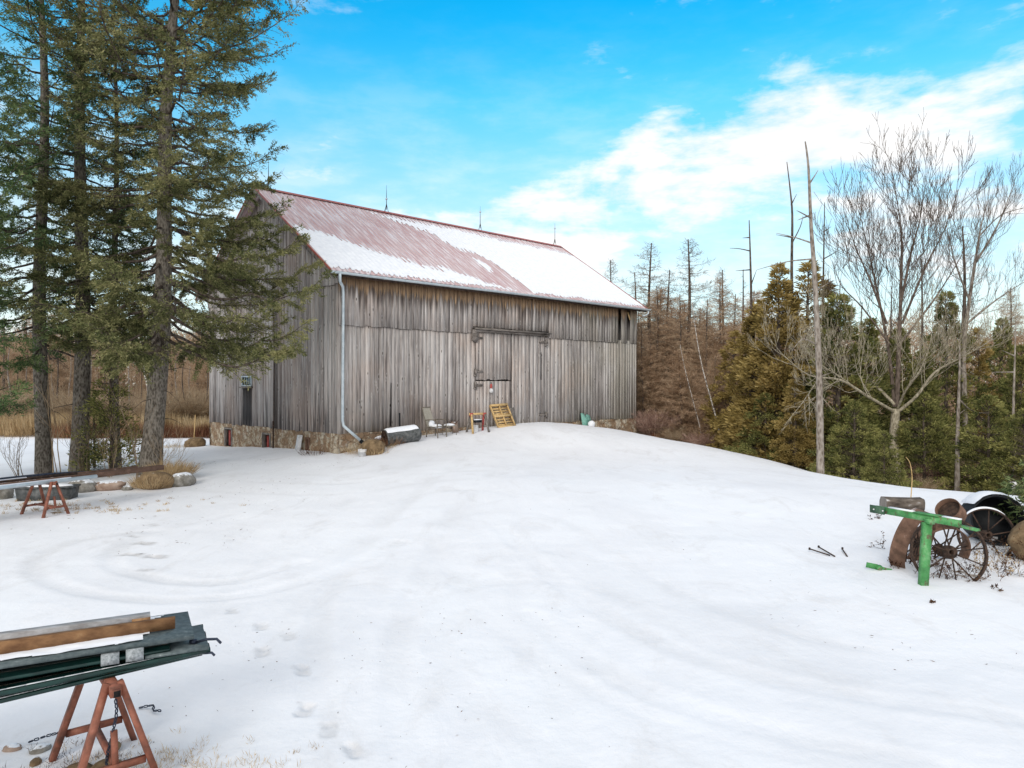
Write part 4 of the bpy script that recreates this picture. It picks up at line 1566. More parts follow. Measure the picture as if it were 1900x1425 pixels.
# ---- larches (bare, brown, fuzzy)
def larch_mesh(h, r, seed, mat, step=.20, per=3, fuzz=26, sweep=0.0, first=.8, droop=.05):
    rs = np.random.default_rng(seed)
    tr = MB()
    b1, b2 = rs.normal() * .12, rs.normal() * .12
    cx = lambda z: b1 * math.sin(z * .5)
    cy = lambda z: b2 * math.sin(z * .6)
    pts = [(cx(z), cy(z), z) for z in np.linspace(-.4, h, 12)]
    tr.tube(pts, [.155 * (h / 12) * (1 - i / 12) + .012 for i in range(12)], 7)
    P0, P1, R0, R1 = [], [], [], []
    P, D = [], []
    z = first
    while z < h - .1:
        f = z / h
        for k in range(per):
            az = rs.uniform(0, 6.283)
            L = r * (min(1, (1 - f) * 1.6) ** .8) * rs.uniform(.45, 1.15) + .12
            if sweep:
                L *= 1 + sweep * math.cos(az) * .6
            up = .25 * f + rs.normal() * .16 - droop
            o = np.array([cx(z), cy(z), z])
            d = np.array([math.cos(az), math.sin(az), up])
            m1 = o + d * L * .5 + np.array([0, 0, -.03 * L])
            e = o + d * L + np.array([0, 0, .10 * L])
            P0 += [o, m1]
            P1 += [m1, e]
            R0 += [.012 + .004 * L, .009]
            R1 += [.009, .003]
            m = int(fuzz * L)
            t = rs.random(m)[:, None] ** .75
            q = o + (e - o) * t
            P.append(q + rs.normal(size=(m, 3)) * .02)
            D.append(unit(d)[None] * .6 + rs.normal(size=(m, 3)) * .7 + np.array([0, 0, -.05]))
        z += step * rs.uniform(.6, 1.4)
    lb = MB()
    lb.segs(P0, P1, R0, R1, 3)
    P, D = np.concatenate(P), np.concatenate(D)
    n = len(P)
    lb.cards(P, D, rs.uniform(.10, .42, n), rs.uniform(.010, .024, n), rs)
    return tr.me('trunk', M['barkdark']), lb.me('twigs', M[mat])


LN = ('trunk', 'twigs')
lar = [put_tree('larch_tree', '', 'larch', (0, 0, 0), larch_mesh(13, 2.3, 51, 'twigdark', sweep=.5, fuzz=34), LN),
       put_tree('larch_tree', '', 'larch', (0, 0, 0), larch_mesh(12, 2.5, 52, 'twig', per=4, fuzz=42, step=.17), LN),
       put_tree('larch_tree', '', 'larch', (0, 0, 0), larch_mesh(8, 2.4, 53, 'twig', per=5, fuzz=55, step=.13, first=.3), LN),
       put_tree('larch_tree', '', 'larch', (0, 0, 0), larch_mesh(12, 1.2, 54, 'twigdark', per=2, fuzz=20, step=.28), LN)]
LARH = [13, 12, 8, 12]
lused = [False] * 4
LG = 'bare larches in the wood right of the barn'
for (k, px, Y, ty, wid, lab) in [
    (0, 1207, 44, 450, 1.25, 'tall dark larch with a spiky top nearest the barn eave'),
    (0, 1277, 44, 444, 1.3, 'tallest dark larch with swept branches between barn and cedars'),
    (0, 1132, 50, 482, 1.0, 'larch tip showing just above the far end of the barn roof'),
    (3, 1177, 52, 505, 1.2, 'thin larch tip standing right beside the barn roof corner'),
    (1, 1337, 42, 515, 1.0, 'brown fuzzy larch midway between the tallest larch and the cedars'),
    (3, 1378, 46, 500, 1.0, 'thin larch just left of the stubbed dead pole'),
    (1, 1245, 50, 560, 1.2, 'mid height brown larch between the two tall dark larches'),
    (1, 1300, 47, 570, 1.2, 'mid height brown larch right of the tallest larch'),
    (2, 1205, 42, 640, 1.1, 'low dense brown larch close behind the barn corner'),
    (2, 1262, 39.5, 650, 1.1, 'low dense brown larch below the tallest larch'),
    (2, 1325, 38.5, 660, 1.1, 'low dense brown larch left of the cedars'),
    (1, 1185, 48, 570, 1.0, 'brown larch half hidden by the barn roof corner'),
    (2, 1360, 41.5, 610, 1.2, 'dense brown larch behind the leftmost cedar'),
    (2, 1230, 46, 600, 1.3, 'broad brown larch filling the gap behind the low larches'),
    (2, 1295, 44, 610, 1.3, 'broad brown larch behind the white birch stems'),
    (1, 1218, 43, 530, 1.2, 'bushy tan larch just right of the barn roof corner'),
    (1, 1262, 42, 545, 1.2, 'bushy tan larch in front of the tallest larch'),
    (1, 1312, 40.5, 555, 1.2, 'bushy tan larch right of the tallest larch, near the birches'),
    (1, 1366, 43, 545, 1.1, 'bushy tan larch directly left of the cedar clump'),
    (0, 1240, 46, 500, 1.3, 'dark larch of middle height between the two tall spiky ones'),
    (0, 1342, 45, 500, 1.2, 'dark spiky larch between the tallest larch and the stubbed dead pole'),
    (1, 1192, 41.5, 600, 1.1, 'bushy tan larch closest to the barn end wall'),
    (3, 1600, 42, 560, 1.1, 'thin larch seen through the left side of the wide bare tree'),
    (3, 1785, 43, 420, 1.2, 'thin dark larch rising left of the bare tree at the right edge'),
    (3, 1710, 44, 480, 1.0, 'thin larch seen through the crown of the wide bare tree'),
    (3, 1655, 46, 530, 1.0, 'short thin larch seen behind the middle of the wide bare tree'),
    (3, 1560, 45, 520, 1.0, 'thin larch behind the gap right of the dead poles'),
]:
    stand(lar, LARH, lused, k, px, Y, ty, lab, LG, None, wid)
# larches spread through the far woods, left of the barn and behind everything
rsx = random.Random(5)
for i in range(34):
    Y = rsx.uniform(56, 82)
    px = rsx.uniform(-150, 480) if i < 18 else rsx.uniform(1180, 2050)
    left = px < 600
    k = rsx.choice([1, 3, 1, 2])
    ty = rsx.uniform(560, 620) if left else rsx.uniform(530, 620)
    stand(lar, LARH, lused, k, px, Y, ty, 'bare brown tree in the far woods behind the spruce trunks' if left else 'bare brown tree in the far woods beyond the cedars and larches',
          'far trees behind the spruces' if left else 'far trees beyond the right hand woods', None, 1.2)


# ---- grey bare trees left, seen between the spruce trunks
def bare_mesh(h, seed, mat, tmat):
    rs = np.random.default_rng(seed)
    tr, tw = [], []
    limb(tr, tw, [(0, 0, -.3), (.1, 0, h * .3), (-.1, .1, h * .6), (0.05, 0, h * .85)], .10, .02, rs, every=.55, tl=1.6, depth=3, start=.18, trop=.22, spread=.9, tr=.018)
    return seg_mesh(tr, 'trunk', M[tmat]), seg_mesh(tw, 'crown', M[mat])


bar = [put_tree('bare_tree', '', 'bare tree', (0, 0, 0), bare_mesh(9, 61, 'twigtan', 'barkgrey'), ('trunk', 'crown')),
       put_tree('bare_tree', '', 'bare tree', (0, 0, 0), bare_mesh(9, 62, 'twig', 'barkdark'), ('trunk', 'crown'))]
BH = [9.6, 9.6]
bused = [False, False]
for i in range(26):
    px = -60 + i * 19 + rsx.uniform(-8, 8)
    Y = rsx.uniform(46, 58)
    stand(bar, BH, bused, i % 2, px, Y, rsx.uniform(575, 650), 'bare grey tree among the thicket left of the barn, beyond the tan weeds', 'bare trees in the thicket left of the barn', None, 1.2)

# ---- white birch stems leaning in the larches
BG = 'white birch stems among the larches'


def birch(pts, Y, r, label):
    X0 = (pts[0][0] - 950) / 1342 * Y
    zb = gz(X0, Y)
    f = lambda px, py, dy=0: ((px - 950) / 1342 * (Y + dy) - X0, dy, H - (py - 712) / 1342 * (Y + dy) - zb)
    t = thing('birch_tree', label, 'birch tree', (X0, Y, zb), 0, BG)
    mb = MB()
    sp_ = spline([(0, 0, -.3)] + [f(*p) for p in pts], 4)
    mb.tube(sp_, [r * (1 - .7 * i / (len(sp_) - 1)) for i in range(len(sp_))], 7)
    part('trunk', mb, M['birch'], t, smooth=True)
    acc = []
    rs = np.random.default_rng(int(pts[0][0]))
    for k in range(9):
        b = np.array(sp_[len(sp_) // 2 + k % (len(sp_) // 2)])
        grow(acc, b, unit(rs.normal(size=3) + [0, 0, .6]), .8, .012, 2, rs)
    part('crown', seg_mesh(acc, 'crown', M['twigtan']), None, t)


birch([(1344, 850), (1330, 780), (1308, 700), (1295, 640), (1284, 560)], 36.5, .055, 'longest white birch stem leaning left from the foot of the cedars')
birch([(1300, 800), (1285, 740), (1270, 680), (1262, 640)], 38.0, .04, 'shorter white birch stem leaning left among the low larches')
birch([(272, 790), (275, 730), (268, 690), (262, 650)], 42.0, .10, 'white birch stem seen left of the thick leaning spruce')

# ---- pinkish brush and weeds


def brush_mesh(r, h, seed, mat, n=160, per=26):
    rs = np.random.default_rng(seed)
    P0, P1, R0, R1, P, D = [], [], [], [], [], []
    for i in range(n):
        a = rs.uniform(0, 6.283)
        sp = rs.random() ** .7
        o = np.array([math.cos(a) * .25 * r * rs.random(), math.sin(a) * .25 * r * rs.random(), 0])
        d = unit([math.cos(a) * sp * r, math.sin(a) * sp * r, h * rs.uniform(.6, 1)])
        L = math.hypot(sp * r, h) * rs.uniform(.6, 1.0)
        m = o + d * L * .5 + [0, 0, .06 * L]
        e = o + d * L
        P0 += [o, m]
        P1 += [m, e]
        R0 += [.009, .006]
        R1 += [.006, .0025]
        t = rs.random(per)[:, None] ** .6
        P.append(m + (e - m) * (t * 1.5 - .5))
        D.append(d[None] + rs.normal(size=(per, 3)) * .55)
    mb = MB()
    mb.segs(P0, P1, R0, R1, 3)
    P, D = np.concatenate(P), np.concatenate(D)
    mb.cards(P, D, rs.uniform(.12, .38, len(P)), rs.uniform(.008, .016, len(P)), rs)
    return mb.me('bush', M[mat])


def bush(px, Y, me, label, sc=1.0, cat='bush', group=None, dz=-.05, name='bush'):
    X = (px - 950) / 1342 * Y
    o = part(name, me, None)
    o.location = (X, Y, gz(X, Y) + dz)
    o.rotation_euler = (0, 0, random.uniform(0, 6.28))
    o.scale = (sc,) * 3
    return tag(o, label, cat, group)


bm1 = brush_mesh(1.5, 1.6, 71, 'twigpink', 230, 34)
bm2 = brush_mesh(1.6, 1.5, 72, 'twigtan', 170, 24)
bush(1212, 39.5, bm1, 'pinkish brown bush at the far right corner of the barn', 1.05)
bush(1260, 38.6, bm2, 'tan brush right of the pinkish bush at the barn corner', .75)
bush(1305, 37.0, bm1, 'low reddish brush at the foot of the brown larches', .62)
bush(1745, 30.0, bm1, 'pinkish dead brush in the snowy gap beside the bare grey trunk', .9)
bush(1700, 27.0, bm2, 'tan brush under the wide bare tree', .55)
for k, (px, Y) in enumerate([(20, 45), (70, 47), (120, 46), (175, 47), (235, 45), (300, 46), (345, 47), (385, 48), (-30, 46)]):
    bush(px, Y, bm2, 'tan leafless bush at the foot of the thicket left of the barn', rsx.uniform(1.3, 1.9), group='leafless bushes left of the barn')


def blades(name, n, xf, yf, hf, mat, label, cat='weeds', w=(.012, .03), lean=.22, seed=1, kind='stuff', clump=None):
    rs = np.random.default_rng(seed)
    X = xf(rs, n)
    Y = yf(rs, n)
    if clump:
        k = vnoise(X * clump, Y * clump, seed) > .42
        X, Y = X[k], Y[k]
    n = len(X)
    Z = base_ground(X, Y) + fbm(X * .45, Y * .45, 4, 1) * .10 - .03
    D = np.stack([rs.normal(size=n) * lean, rs.normal(size=n) * lean, np.ones(n)], 1)
    L = hf(rs, n, X, Y)
    mb = MB()
    mb.cards(np.stack([X, Y, Z], 1), D, L, rs.uniform(*w, n), rs)
    o = part(name, mb, M[mat])
    tag(o, label, cat, None, kind)
    return o


blades('tall_grass', 52000, lambda r, n: r.uniform(-52, -11.5, n), lambda r, n: 40.5 + 5 * r.random(n) ** 1.1, lambda r, n, X, Y: r.uniform(.5, 1.25, n) * (.75 + .7 * vnoise(X * .6, Y * .6, 3)),
       'grass', 'dry tan weeds standing in a band beyond the snowy field on the left', seed=5, w=(.015, .04))
blades('red_weeds', 16000, lambda r, n: r.uniform(-26, -13.5, n), lambda r, n: 39.6 + 3 * r.random(n), lambda r, n, X, Y: r.uniform(.4, 1.0, n) * (.6 + .7 * vnoise(X * .5, Y * .6, 4)),
       'grassred', 'reddish brown weeds near the far left corner of the barn', seed=6, clump=.35, w=(.012, .035))
blades('dry_grass', 9000, lambda r, n: 7.5 + 7 * r.random(n), lambda r, n: 38.5 + 5 * r.random(n) - 0, lambda r, n, X, Y: r.uniform(.2, .6, n), 'grassred',
       'dead weeds under the brown larches right of the barn', seed=7)


def far_wood():
    rs = np.random.default_rng(81)
    n = 150000
    X = np.where(rs.random(n) < .42, rs.uniform(-75, -22, n), rs.uniform(4, 105, n))
    Y = rs.uniform(72, 92, n) + np.abs(X) * .05
    top = np.where(X < 0, 8.2, 9.6) + 2.8 * fbm(X * .16, Y * .02, 4, 4) * 2
    Z = top * rs.random(n) ** .8 - 1.0
    D = np.stack([rs.normal(size=n) * .6, rs.normal(size=n) * .6, rs.normal(size=n) * .4 + .7], 1)
    mb = MB()
    mb.cards(np.stack([X, Y, Z], 1), D, rs.uniform(.5, 1.6, n), rs.uniform(.04, .10, n), rs)
    xx = np.where(rs.random(500) < .42, rs.uniform(-75, -22, 500), rs.uniform(4, 105, 500))
    yy = rs.uniform(72, 90, 500)
    mb.segs(np.stack([xx, yy, xx * 0 - 1.5], 1), np.stack([xx + rs.normal(size=500) * .3, yy, xx * 0 + rs.uniform(5, 9, 500)], 1), .12, .03, 5)
    o = part('far_wood', mb, M['twig'])
    tag(o, 'distant brown leafless wood closing the view behind everything', 'wood', None, 'stuff')


far_wood()
# thicket between the far weeds and the bare trees, left
blades('undergrowth', 42000, lambda r, n: r.uniform(-60, -14, n), lambda r, n: 46 + 12 * r.random(n), lambda r, n, X, Y: r.uniform(.4, 3.6, n), 'twigtan',
       'tangled tan undergrowth behind the weeds left of the barn', 'undergrowth', w=(.014, .03), lean=.6, seed=9)
blades('undergrowth', 26000, lambda r, n: r.uniform(8, 60, n), lambda r, n: 40 + 20 * r.random(n), lambda r, n, X, Y: r.uniform(.4, 2.8, n), 'twig',
       'tangled brown undergrowth among the larches right of the barn', 'undergrowth', w=(.014, .03), lean=.6, seed=10)
M['dullgreen'] = mat_mottled('weathered_green_steel', (.035, .09, .055), (.09, .16, .10), 14, .6, .2, .2, (.16, .22, .16))
# ------------------------------------------------------------------ things in the yard


def rock_mesh(sx, sy, sz, seed, mat, name='rock', sub=4, amp=.22):
    import bmesh
    bm = bmesh.new()
    bmesh.ops.create_icosphere(bm, subdivisions=sub, radius=1)
    V = np.array([v.co[:] for v in bm.verts])
    n = fbm(V[:, 0] * 1.3 + seed, V[:, 1] * 1.3 + V[:, 2] * 1.1, 4, seed) + fbm(V[:, 2] * 1.7 + seed, V[:, 0] * 1.2, 3, seed + 2)
    V = V * (1 + n[:, None] * amp * 1.6)
    V *= np.array([sx, sy, sz])
    for v, c in zip(bm.verts, V):
        v.co = c
    me = bpy.data.meshes.new(name)
    bm.to_mesh(me)
    bm.free()
    me.polygons.foreach_set('use_smooth', np.ones(len(me.polygons), bool))
    me.materials.append(M[mat])
    return me


def put(name, me, loc, label, cat, rotz=0, group=None):
    o = part(name, me, None)
    o.location = loc
    o.rotation_euler = (0, 0, rotz)
    return tag(o, label, cat, group)


def axis_frame(ax, up=(0, 0, 1)):
    ax = unit(ax)
    u = np.cross(ax, up)
    u = unit(u) if np.linalg.norm(u) > .05 else np.array([1.0, 0, 0])
    return ax, u, np.cross(ax, u)


# ---- red steel trestles -------------------------------------------------
def trestle():
    t = thing('trestle', 'near rust red steel trestle carrying the dark green panels', 'sawhorse', (0, 0, 0), 0, 'rust red steel trestles')
    # local: frames in the x-z plane, beam along -y(near) .. +y
    nb, fb = -.35, .35
    m = M['redoxide']
    b = MB()
    b.beam((0, nb - .10, .775), (0, fb + .10, .775), .075, .075)
    b.box((0, nb - .118, .775), (.05, .04, .05))
    part('beam', b, m, t)
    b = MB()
    b.box((0, nb - .139, .775), (.046, .006, .046))  # dark plate paints the shade inside the hollow beam end
    part('hollow_shade_plate', b, M['dark'], t)
    for (yb, yf) in ((nb, nb - .10), (fb, fb + .10)):
        for sx in (-1, 1):
            b = MB()
            b.beam((sx * .045, yb, .82), (sx * .315, yf, -.04), .045, .07, (sx * .0, 1, 0))
            part('leg', b, m, t)
        b = MB()
        zc = .20
        f = (.82 - zc) / .86
        xx = .045 + .27 * f
        yy = yb + (yf - yb) * f
        b.beam((-xx + .03, yy, zc), (xx - .03, yy, zc), .035, .05)
        part('crossbar', b, m, t)
    b = MB()
    b.beam((0, nb - .07, .215), (0, fb + .07, .215), .04, .045)
    b.beam((0, nb - .02, .46), (0, nb - .072, .20), .035, .045, (1, 0, 0))
    part('brace', b, m, t)
    note_kids(t)
    return t


T1 = trestle()
T1.location = (-3.27, 5.80, .0)
T1.rotation_euler = (0, 0, math.atan2(.41, .50))
T2c = (-10.72, 16.6)
dup(T1, (T2c[0], T2c[1], gz(*T2c) - .0), math.atan2(2.75, 1.37), .93, 'far rust red steel trestle under the pipes by the left stones')


# ---- dark green panels on the near trestle -------------------------------
e_dir = np.array([-.885, -.47, 0])
e_dir /= np.linalg.norm(e_dir)
n_dir = np.array([.47, -.885, 0])       # towards the viewer
n_dir /= np.linalg.norm(n_dir)
K0 = np.array([-2.60, 5.92, 0])         # right near corner of the top plate


def at_panel(u, v, z):
    """u metres left along the boards, v metres away from the near edge"""
    return K0 + e_dir * u - n_dir * v + np.array([0, 0, z])


def frame_box(mb, u0, u1, v0, v1, z0, z1, sag=0.0, skew=0.0):
    V = []
    for z in (0, 1):
        for (u, v) in ((u0, v0), (u1, v0), (u1, v1), (u0, v1)):
            p = at_panel(u, v, (z0 if z == 0 else z1) - sag * u)
            p = p + n_dir * skew * u
            V.append(p)
    mb.add(V, [[0, 1, 2, 3], [4, 7, 6, 5], [0, 4, 5, 1], [1, 5, 6, 2], [2, 6, 7, 3], [3, 7, 4, 0]])


def curved_panel(u0, u1, v0, v1, z, sag, skew, amp, waves, r, mat, name, label, group=None, th=.012):
    """a pressed sheet: corrugated across, with a rolled bead along the near edge"""
    mb = MB()
    nv, nu = 40, 14
    vs_ = np.linspace(v0, v1, nv)
    us_ = np.linspace(u0, u1, nu)
    V = []
    for top in (1, 0):
        for u in us_:
            for v in vs_:
                f = (v - v0) / (v1 - v0)
                zz = z - sag * u + amp * math.sin(f * math.pi * waves) + (th if top else 0)
                V.append(at_panel(u, v, zz) + n_dir * skew * u)
    F = []
    N = nu * nv
    for i in range(nu - 1):
        for j in range(nv - 1):
            k = i * nv + j
            F.append([k, k + 1, k + nv + 1, k + nv])
            F.append([N + k, N + k + nv, N + k + nv + 1, N + k + 1])
    for i in range(nu - 1):
        for j in (0, nv - 1):
            k = i * nv + j
            F.append([k, k + nv, N + k + nv, N + k])
    for j in range(nv - 1):
        for i in (0, nu - 1):
            k = i * nv + j
            F.append([k, k + 1, N + k + 1, N + k])
    mb.add(V, F)
    o = part(name, mb, mat, None, smooth=False)
    tag(o, label, 'panel', group)
    bead = MB()
    for vv in (v0, v1):
        pts = [at_panel(u, vv, z - sag * u + (0 if vv == v0 else amp * math.sin(math.pi * waves)) + th / 2) + n_dir * skew * u for u in us_]
        bead.tube(pts, r, 10)
    part('rolled_edge', bead, mat, o, smooth=True)
    return o


PG = 'dark green metal sheets stacked on the near trestle'
SHEETS = []
LEFT = 3.3
curved_panel(-.06, LEFT, .02, .66, .868, .065, .050, .012, 5, .018, M['darkgreen'], 'metal_sheet', 'lowest dark green metal sheet resting on the near trestle', PG)
curved_panel(-.12, LEFT, -.01, .64, .895, .042, .030, .016, 4, .022, M['darkgreen'], 'metal_sheet', 'second dark green metal sheet from the bottom of the stack', PG)
curved_panel(.18, LEFT, .02, .62, .950, .022, .012, .018, 4, .016, M['darkgreen'], 'metal_sheet', 'third dark green metal sheet just under the top plate', PG)
sheets = sorted([o for o in bpy.data.objects if o.name.startswith('metal_sheet')], key=lambda o: o.name)
for o_, v_, z_, sg_, sk_, ua in ((sheets[0], .035, .887, .065, .050, .5), (sheets[1], .006, .917, .042, .030, .30)):
    b = MB()
    for u in np.arange(ua, LEFT, .12):
        if True:
            ww = random.uniform(.006, .016)
            pa = at_panel(u, v_, z_ - sg_ * u) + n_dir * sk_ * u
            pb = at_panel(u + .125, v_, z_ - sg_ * (u + .125)) + n_dir * sk_ * (u + .125)
            b.beam(pa, pb, ww * 1.6, .012)
    part('snow_line', b, M['snowcap'], o_)
b = MB()
frame_box(b, -.11, .36, -.03, .60, .918, .938)
o = single('plate', b, M['slate'], 'grey green plate end sticking out under the top plate at its right', 'plate')
b = MB()
b.tube([at_panel(-.02, .10, .95), at_panel(-.10, .06, .975), at_panel(-.17, .0, .985), at_panel(-.20, -.03, .955)], .011, 6)
b.tube([at_panel(.02, .13, .955), at_panel(-.02, .10, .955)], .022, 6)
part('hook', b, M['chain'], o)
b = MB()
b.tube([at_panel(-.06, .0, .885), at_panel(-.13, -.02, .885), at_panel(-.15, -.04, .865)], .010, 6)
part('hook', b, M['chain'], o)
b = MB()
frame_box(b, 0.0, LEFT, .0, .72, 1.012, 1.040, .004)
o = single('plate', b, M['slate'], 'wide grey green top plate of the stack with two planks lying on it', 'plate')
# lying snow on the top plate
nu, nv = 130, 36
U_, V_ = np.meshgrid(np.linspace(.10, LEFT, nu), np.linspace(.015, .66, nv))
hh = np.clip(.012 + fbm(U_ * 5, V_ * 9, 4, 31) * .03, 0, .03)
edge = np.minimum(U_ - .14 - .16 * vnoise(V_ * 9, V_ * 0, 3) + .1 * fbm(U_ * 9, V_ * 9, 3, 7), V_ - .02 - .05 * (vnoise(U_ * 4, U_ * 0 + 2, 3)) - .02 * fbm(U_ * 14, V_ * 9, 3, 9))
keep = (edge > 0) & ((U_ > .30) | (V_ > .33)) & ~((U_ < .36) & (V_ < .18))
VV = K0[None, None] + e_dir * U_[..., None] - n_dir * V_[..., None] + np.array([0, 0, 1.0])[None, None] * (1.041 - .004 * U_ + hh)[..., None]
ii = (np.arange(nv - 1)[:, None] * nu + np.arange(nu - 1)[None, :])[keep[:-1, :-1] & keep[1:, 1:]]
FF = np.stack([ii, ii + 1, ii + 1 + nu, ii + nu], 1)
us, inv = np.unique(FF, return_inverse=True)
part('snow_patch', mesh_np('snow', VV.reshape(-1, 3)[us], [inv.reshape(FF.shape)], M['snowcap'], True), None, o)
b = MB()
frame_box(b, .13, LEFT, .235, .275, 1.050, 1.145, .004, .012)
o = single('plank', b, M['brownplank'], 'warm brown plank standing on edge on the top plate', 'plank')
b = MB()
frame_box(b, .31, LEFT, .500, .60, 1.050, 1.118, .002, .010)
o = single('plank', b, M['greyplank'], 'frosted grey topped plank lying behind the brown one', 'plank')
b = MB()
frame_box(b, .309, .45, .497, .602, 1.060, 1.100, .002, .010)
frame_box(b, .31, LEFT, .4945, .4995, 1.052, 1.080, .002, .010)
part('bare_face', b, M['brownplank'], o)
for k, (u, lab) in enumerate(((.37, 'frosted square timber end wedged between the panels, right one of the pair'), (.54, 'frosted square timber end wedged between the panels, left one of the pair'))):
    b = MB()
    frame_box(b, u, u + .125, -.045, .42, .925 + .0 * k, 1.010 - .012 * k)
    single('timber', b, M['slatesnow'], lab, 'timber', group='frosted timbers between the panels')


# ---- chain on the near trestle
def link_mesh(mb, c, d, side, l=.034, w=.018, r=.0048):
    d, side = unit(d), unit(side)
    pts = []
    for k in range(13):
        a = 2 * math.pi * k / 12
        x = math.cos(a) * w * .5
        y = math.sin(a) * w * .5 + (l - w) * .5 * (1 if math.sin(a) > 0 else -1)
        pts.append(np.array(c) + side * x * 1.1 + d * y)
    mb.tube(pts, r, 6)


def chain(pts, label):
    mb = MB()
    pts = [np.array(p, float) for p in spline(pts, 16)]
    acc, last, k = 0, pts[0], 0
    for a, b_ in zip(pts[:-1], pts[1:]):
        acc += np.linalg.norm(b_ - a)
        if acc > .036:
            d = b_ - a
            s1 = unit(np.cross(d, [0.3, 1, .2]))
            s2 = unit(np.cross(d, s1))
            link_mesh(mb, b_, d, s1 if k % 2 else s2)
            k += 1
            acc = 0
    o = part('chain', mb, M['chain'])
    tag(o, label, 'chain')
    return o


ca, sa = math.cos(T1.rotation_euler[2]), math.sin(T1.rotation_euler[2])


def t1(x, y, z):
    return (T1.location[0] + ca * x - sa * y, T1.location[1] + sa * x + ca * y, z)


chain([t1(0.0, -.42, .735), t1(.01, -.41, .60), t1(-.01, -.38, .45), t1(-.03, -.30, .26), t1(-.02, -.2, .12)], 'dark chain hanging from the beam of the near trestle')
b = MB()
for k, (x, y, z, s) in enumerate([(-.16, .10, .02, .10), (.0, .0, .02, .13), (.12, .32, .03, .09), (-.05, -.15, .02, .10)]):
    p = t1(x, y, z)
    rm = rock_mesh(s, s * .7, s * .45, 90 + k, 'rockbrown')
    put('clod', rm, p, 'dark frozen clod on the trampled ground between the near trestle legs', 'clod', k, 'frozen clods under the near trestle')
g1 = gm(20, 1393)
for k, (px, py, s) in enumerate(((22, 1392, .075), (75, 1393, .085), (66, 1420, .06))):
    g = gm(px, py)
    lab = ['reddish stone frozen in the snow, leftmost at the lower left corner', 'mossy grey stone frozen in the snow left of the near trestle', 'dark stone at the bottom edge left of the near trestle'][k]
    put('rock', rock_mesh(s, s * .7, s * .45, 95 + k, ['rockpink', 'rock', 'rockbrown'][k]), (g[0], g[1], g[2] + .01), lab, 'rock', k)
g = gm(88, 1380)
chain([(g[0] - .14, g[1] - .07, g[2] + .02), (g[0], g[1], g[2] + .05), (g[0] + .13, g[1] + .13, g[2] + .04)], 'short length of dark chain lying left of the near trestle')
g = gm(285, 1325)
chain([(g[0] - .18, g[1] + .04, g[2] + .02), (g[0] - .05, g[1] + .08, g[2] + .03), (g[0], g[1], g[2] + .02), (g[0] + .09, g[1] - .03, g[2] + .03)], 'short dark chain lying beside the back leg of the near trestle')


def tuft_field(name, n, cx, cy, sx, sy, hh, mat, label, seed, w=(.0025, .005), lean=.7):
    rs = np.random.default_rng(seed)
    nc = max(3, n // 14)
    ccx = rs.normal(size=nc) * sx + cx
    ccy = rs.normal(size=nc) * sy + cy
    k = rs.integers(0, nc, n)
    X = ccx[k] + rs.normal(size=n) * .03
    Y = ccy[k] + rs.normal(size=n) * .03
    Z = base_ground(X, Y) + fbm(X * .45, Y * .45, 4, 1) * .10 - .01
    D = np.stack([rs.normal(size=n) * lean, rs.normal(size=n) * lean, np.ones(n)], 1)
    mb = MB()
    mb.cards(np.stack([X, Y, Z], 1), D, rs.uniform(*hh, n), rs.uniform(*w, n), rs)
    o = part(name, mb, M[mat])
    return tag(o, label, 'grass', None, 'stuff')


tuft_field('dry_grass', 2600, -2.75, 5.65, .42, .28, (.03, .09), 'grass', 'sparse straw coloured grass poking through snow by the near trestle', 3)
tuft_field('dry_grass', 900, -3.5, 5.75, .4, .22, (.03, .08), 'weed', 'dark grass stubble showing left of the near trestle', 4)
tuft_field('dry_grass', 1500, -10.4, 17.4, 1.6, .5, (.05, .12), 'grass', 'grass stubble in thin snow around the far trestle', 5, (.005, .01))

# ---- pipes on the far trestle
PZ = gz(*T2c) + .82 * .93 - .045
def kp(a, k, z):
    return (T2c[0] + .446 * a - .895 * k, T2c[1] + .895 * a + .446 * k, PZ + z)


PGp = 'steel pipes and bars on the far trestle'


def pipe(a, b, r, mat, label, square=False, kids=None, snow=True, bend=0):
    mb = MB()
    a, b = np.array(a, float), np.array(b, float)
    if square:
        mb.beam(a, b, r * 2, r * 2)
    else:
        mid = (a + b) / 2 + np.array([0, 0, bend])
        mb.tube([a, mid, b] if bend else [a, b], r, 10)
    o = part('pipe', mb, M[mat], None, smooth=not square)
    tag(o, label, 'pipe', PGp)
    if snow:
        mb = MB()
        d = b - a
        p0, p1 = a + d * snow[0], a + d * snow[1]
        up = np.array([0, 0, r * 1.02])
        mb.beam(p0 + up, p1 + up, r * 1.1, .02)
        part('snow_cap', mb, M['snowcap'], o)
    return o


pipe(kp(-5.6, .0, .04), kp(3.07, .0, .04), .062, 'rust', 'longest rusty square bar reaching towards the thick spruce', True, snow=(0.0, .42))
pipe(kp(-5.2, -.20, .035), kp(1.1, -.20, .035), .045, 'gutter', 'pale grey pipe lying nearest on the far trestle', snow=(0, .9))
pipe(kp(-5.2, .16, .04), kp(1.7, .16, .04), .055, 'rust', 'rusty round pipe ending behind the thin spruce', snow=(.0, .5))
pipe(kp(-4.5, .34, .045), kp(2.6, .40, .045), .06, 'rust', 'brown square bar lying second farthest on the trestle', True, snow=(0, .35))
pipe(kp(-5.0, .07, .125), kp(.8, .09, .125), .035, 'rustdark', 'thin dark pipe lying on top of the pipe pile', snow=(.1, .8))
mb = MB()
mb.tube(spline([kp(-3.0, .60, -.05), kp(-1.6, .62, .10), kp(.2, .62, .12), kp(1.4, .60, .06)], 6), .028, 8)
o = part('pipe', mb, M['chain'], None, True)
tag(o, 'thin bent dark rod arching at the back of the pipe pile', 'pipe', PGp)

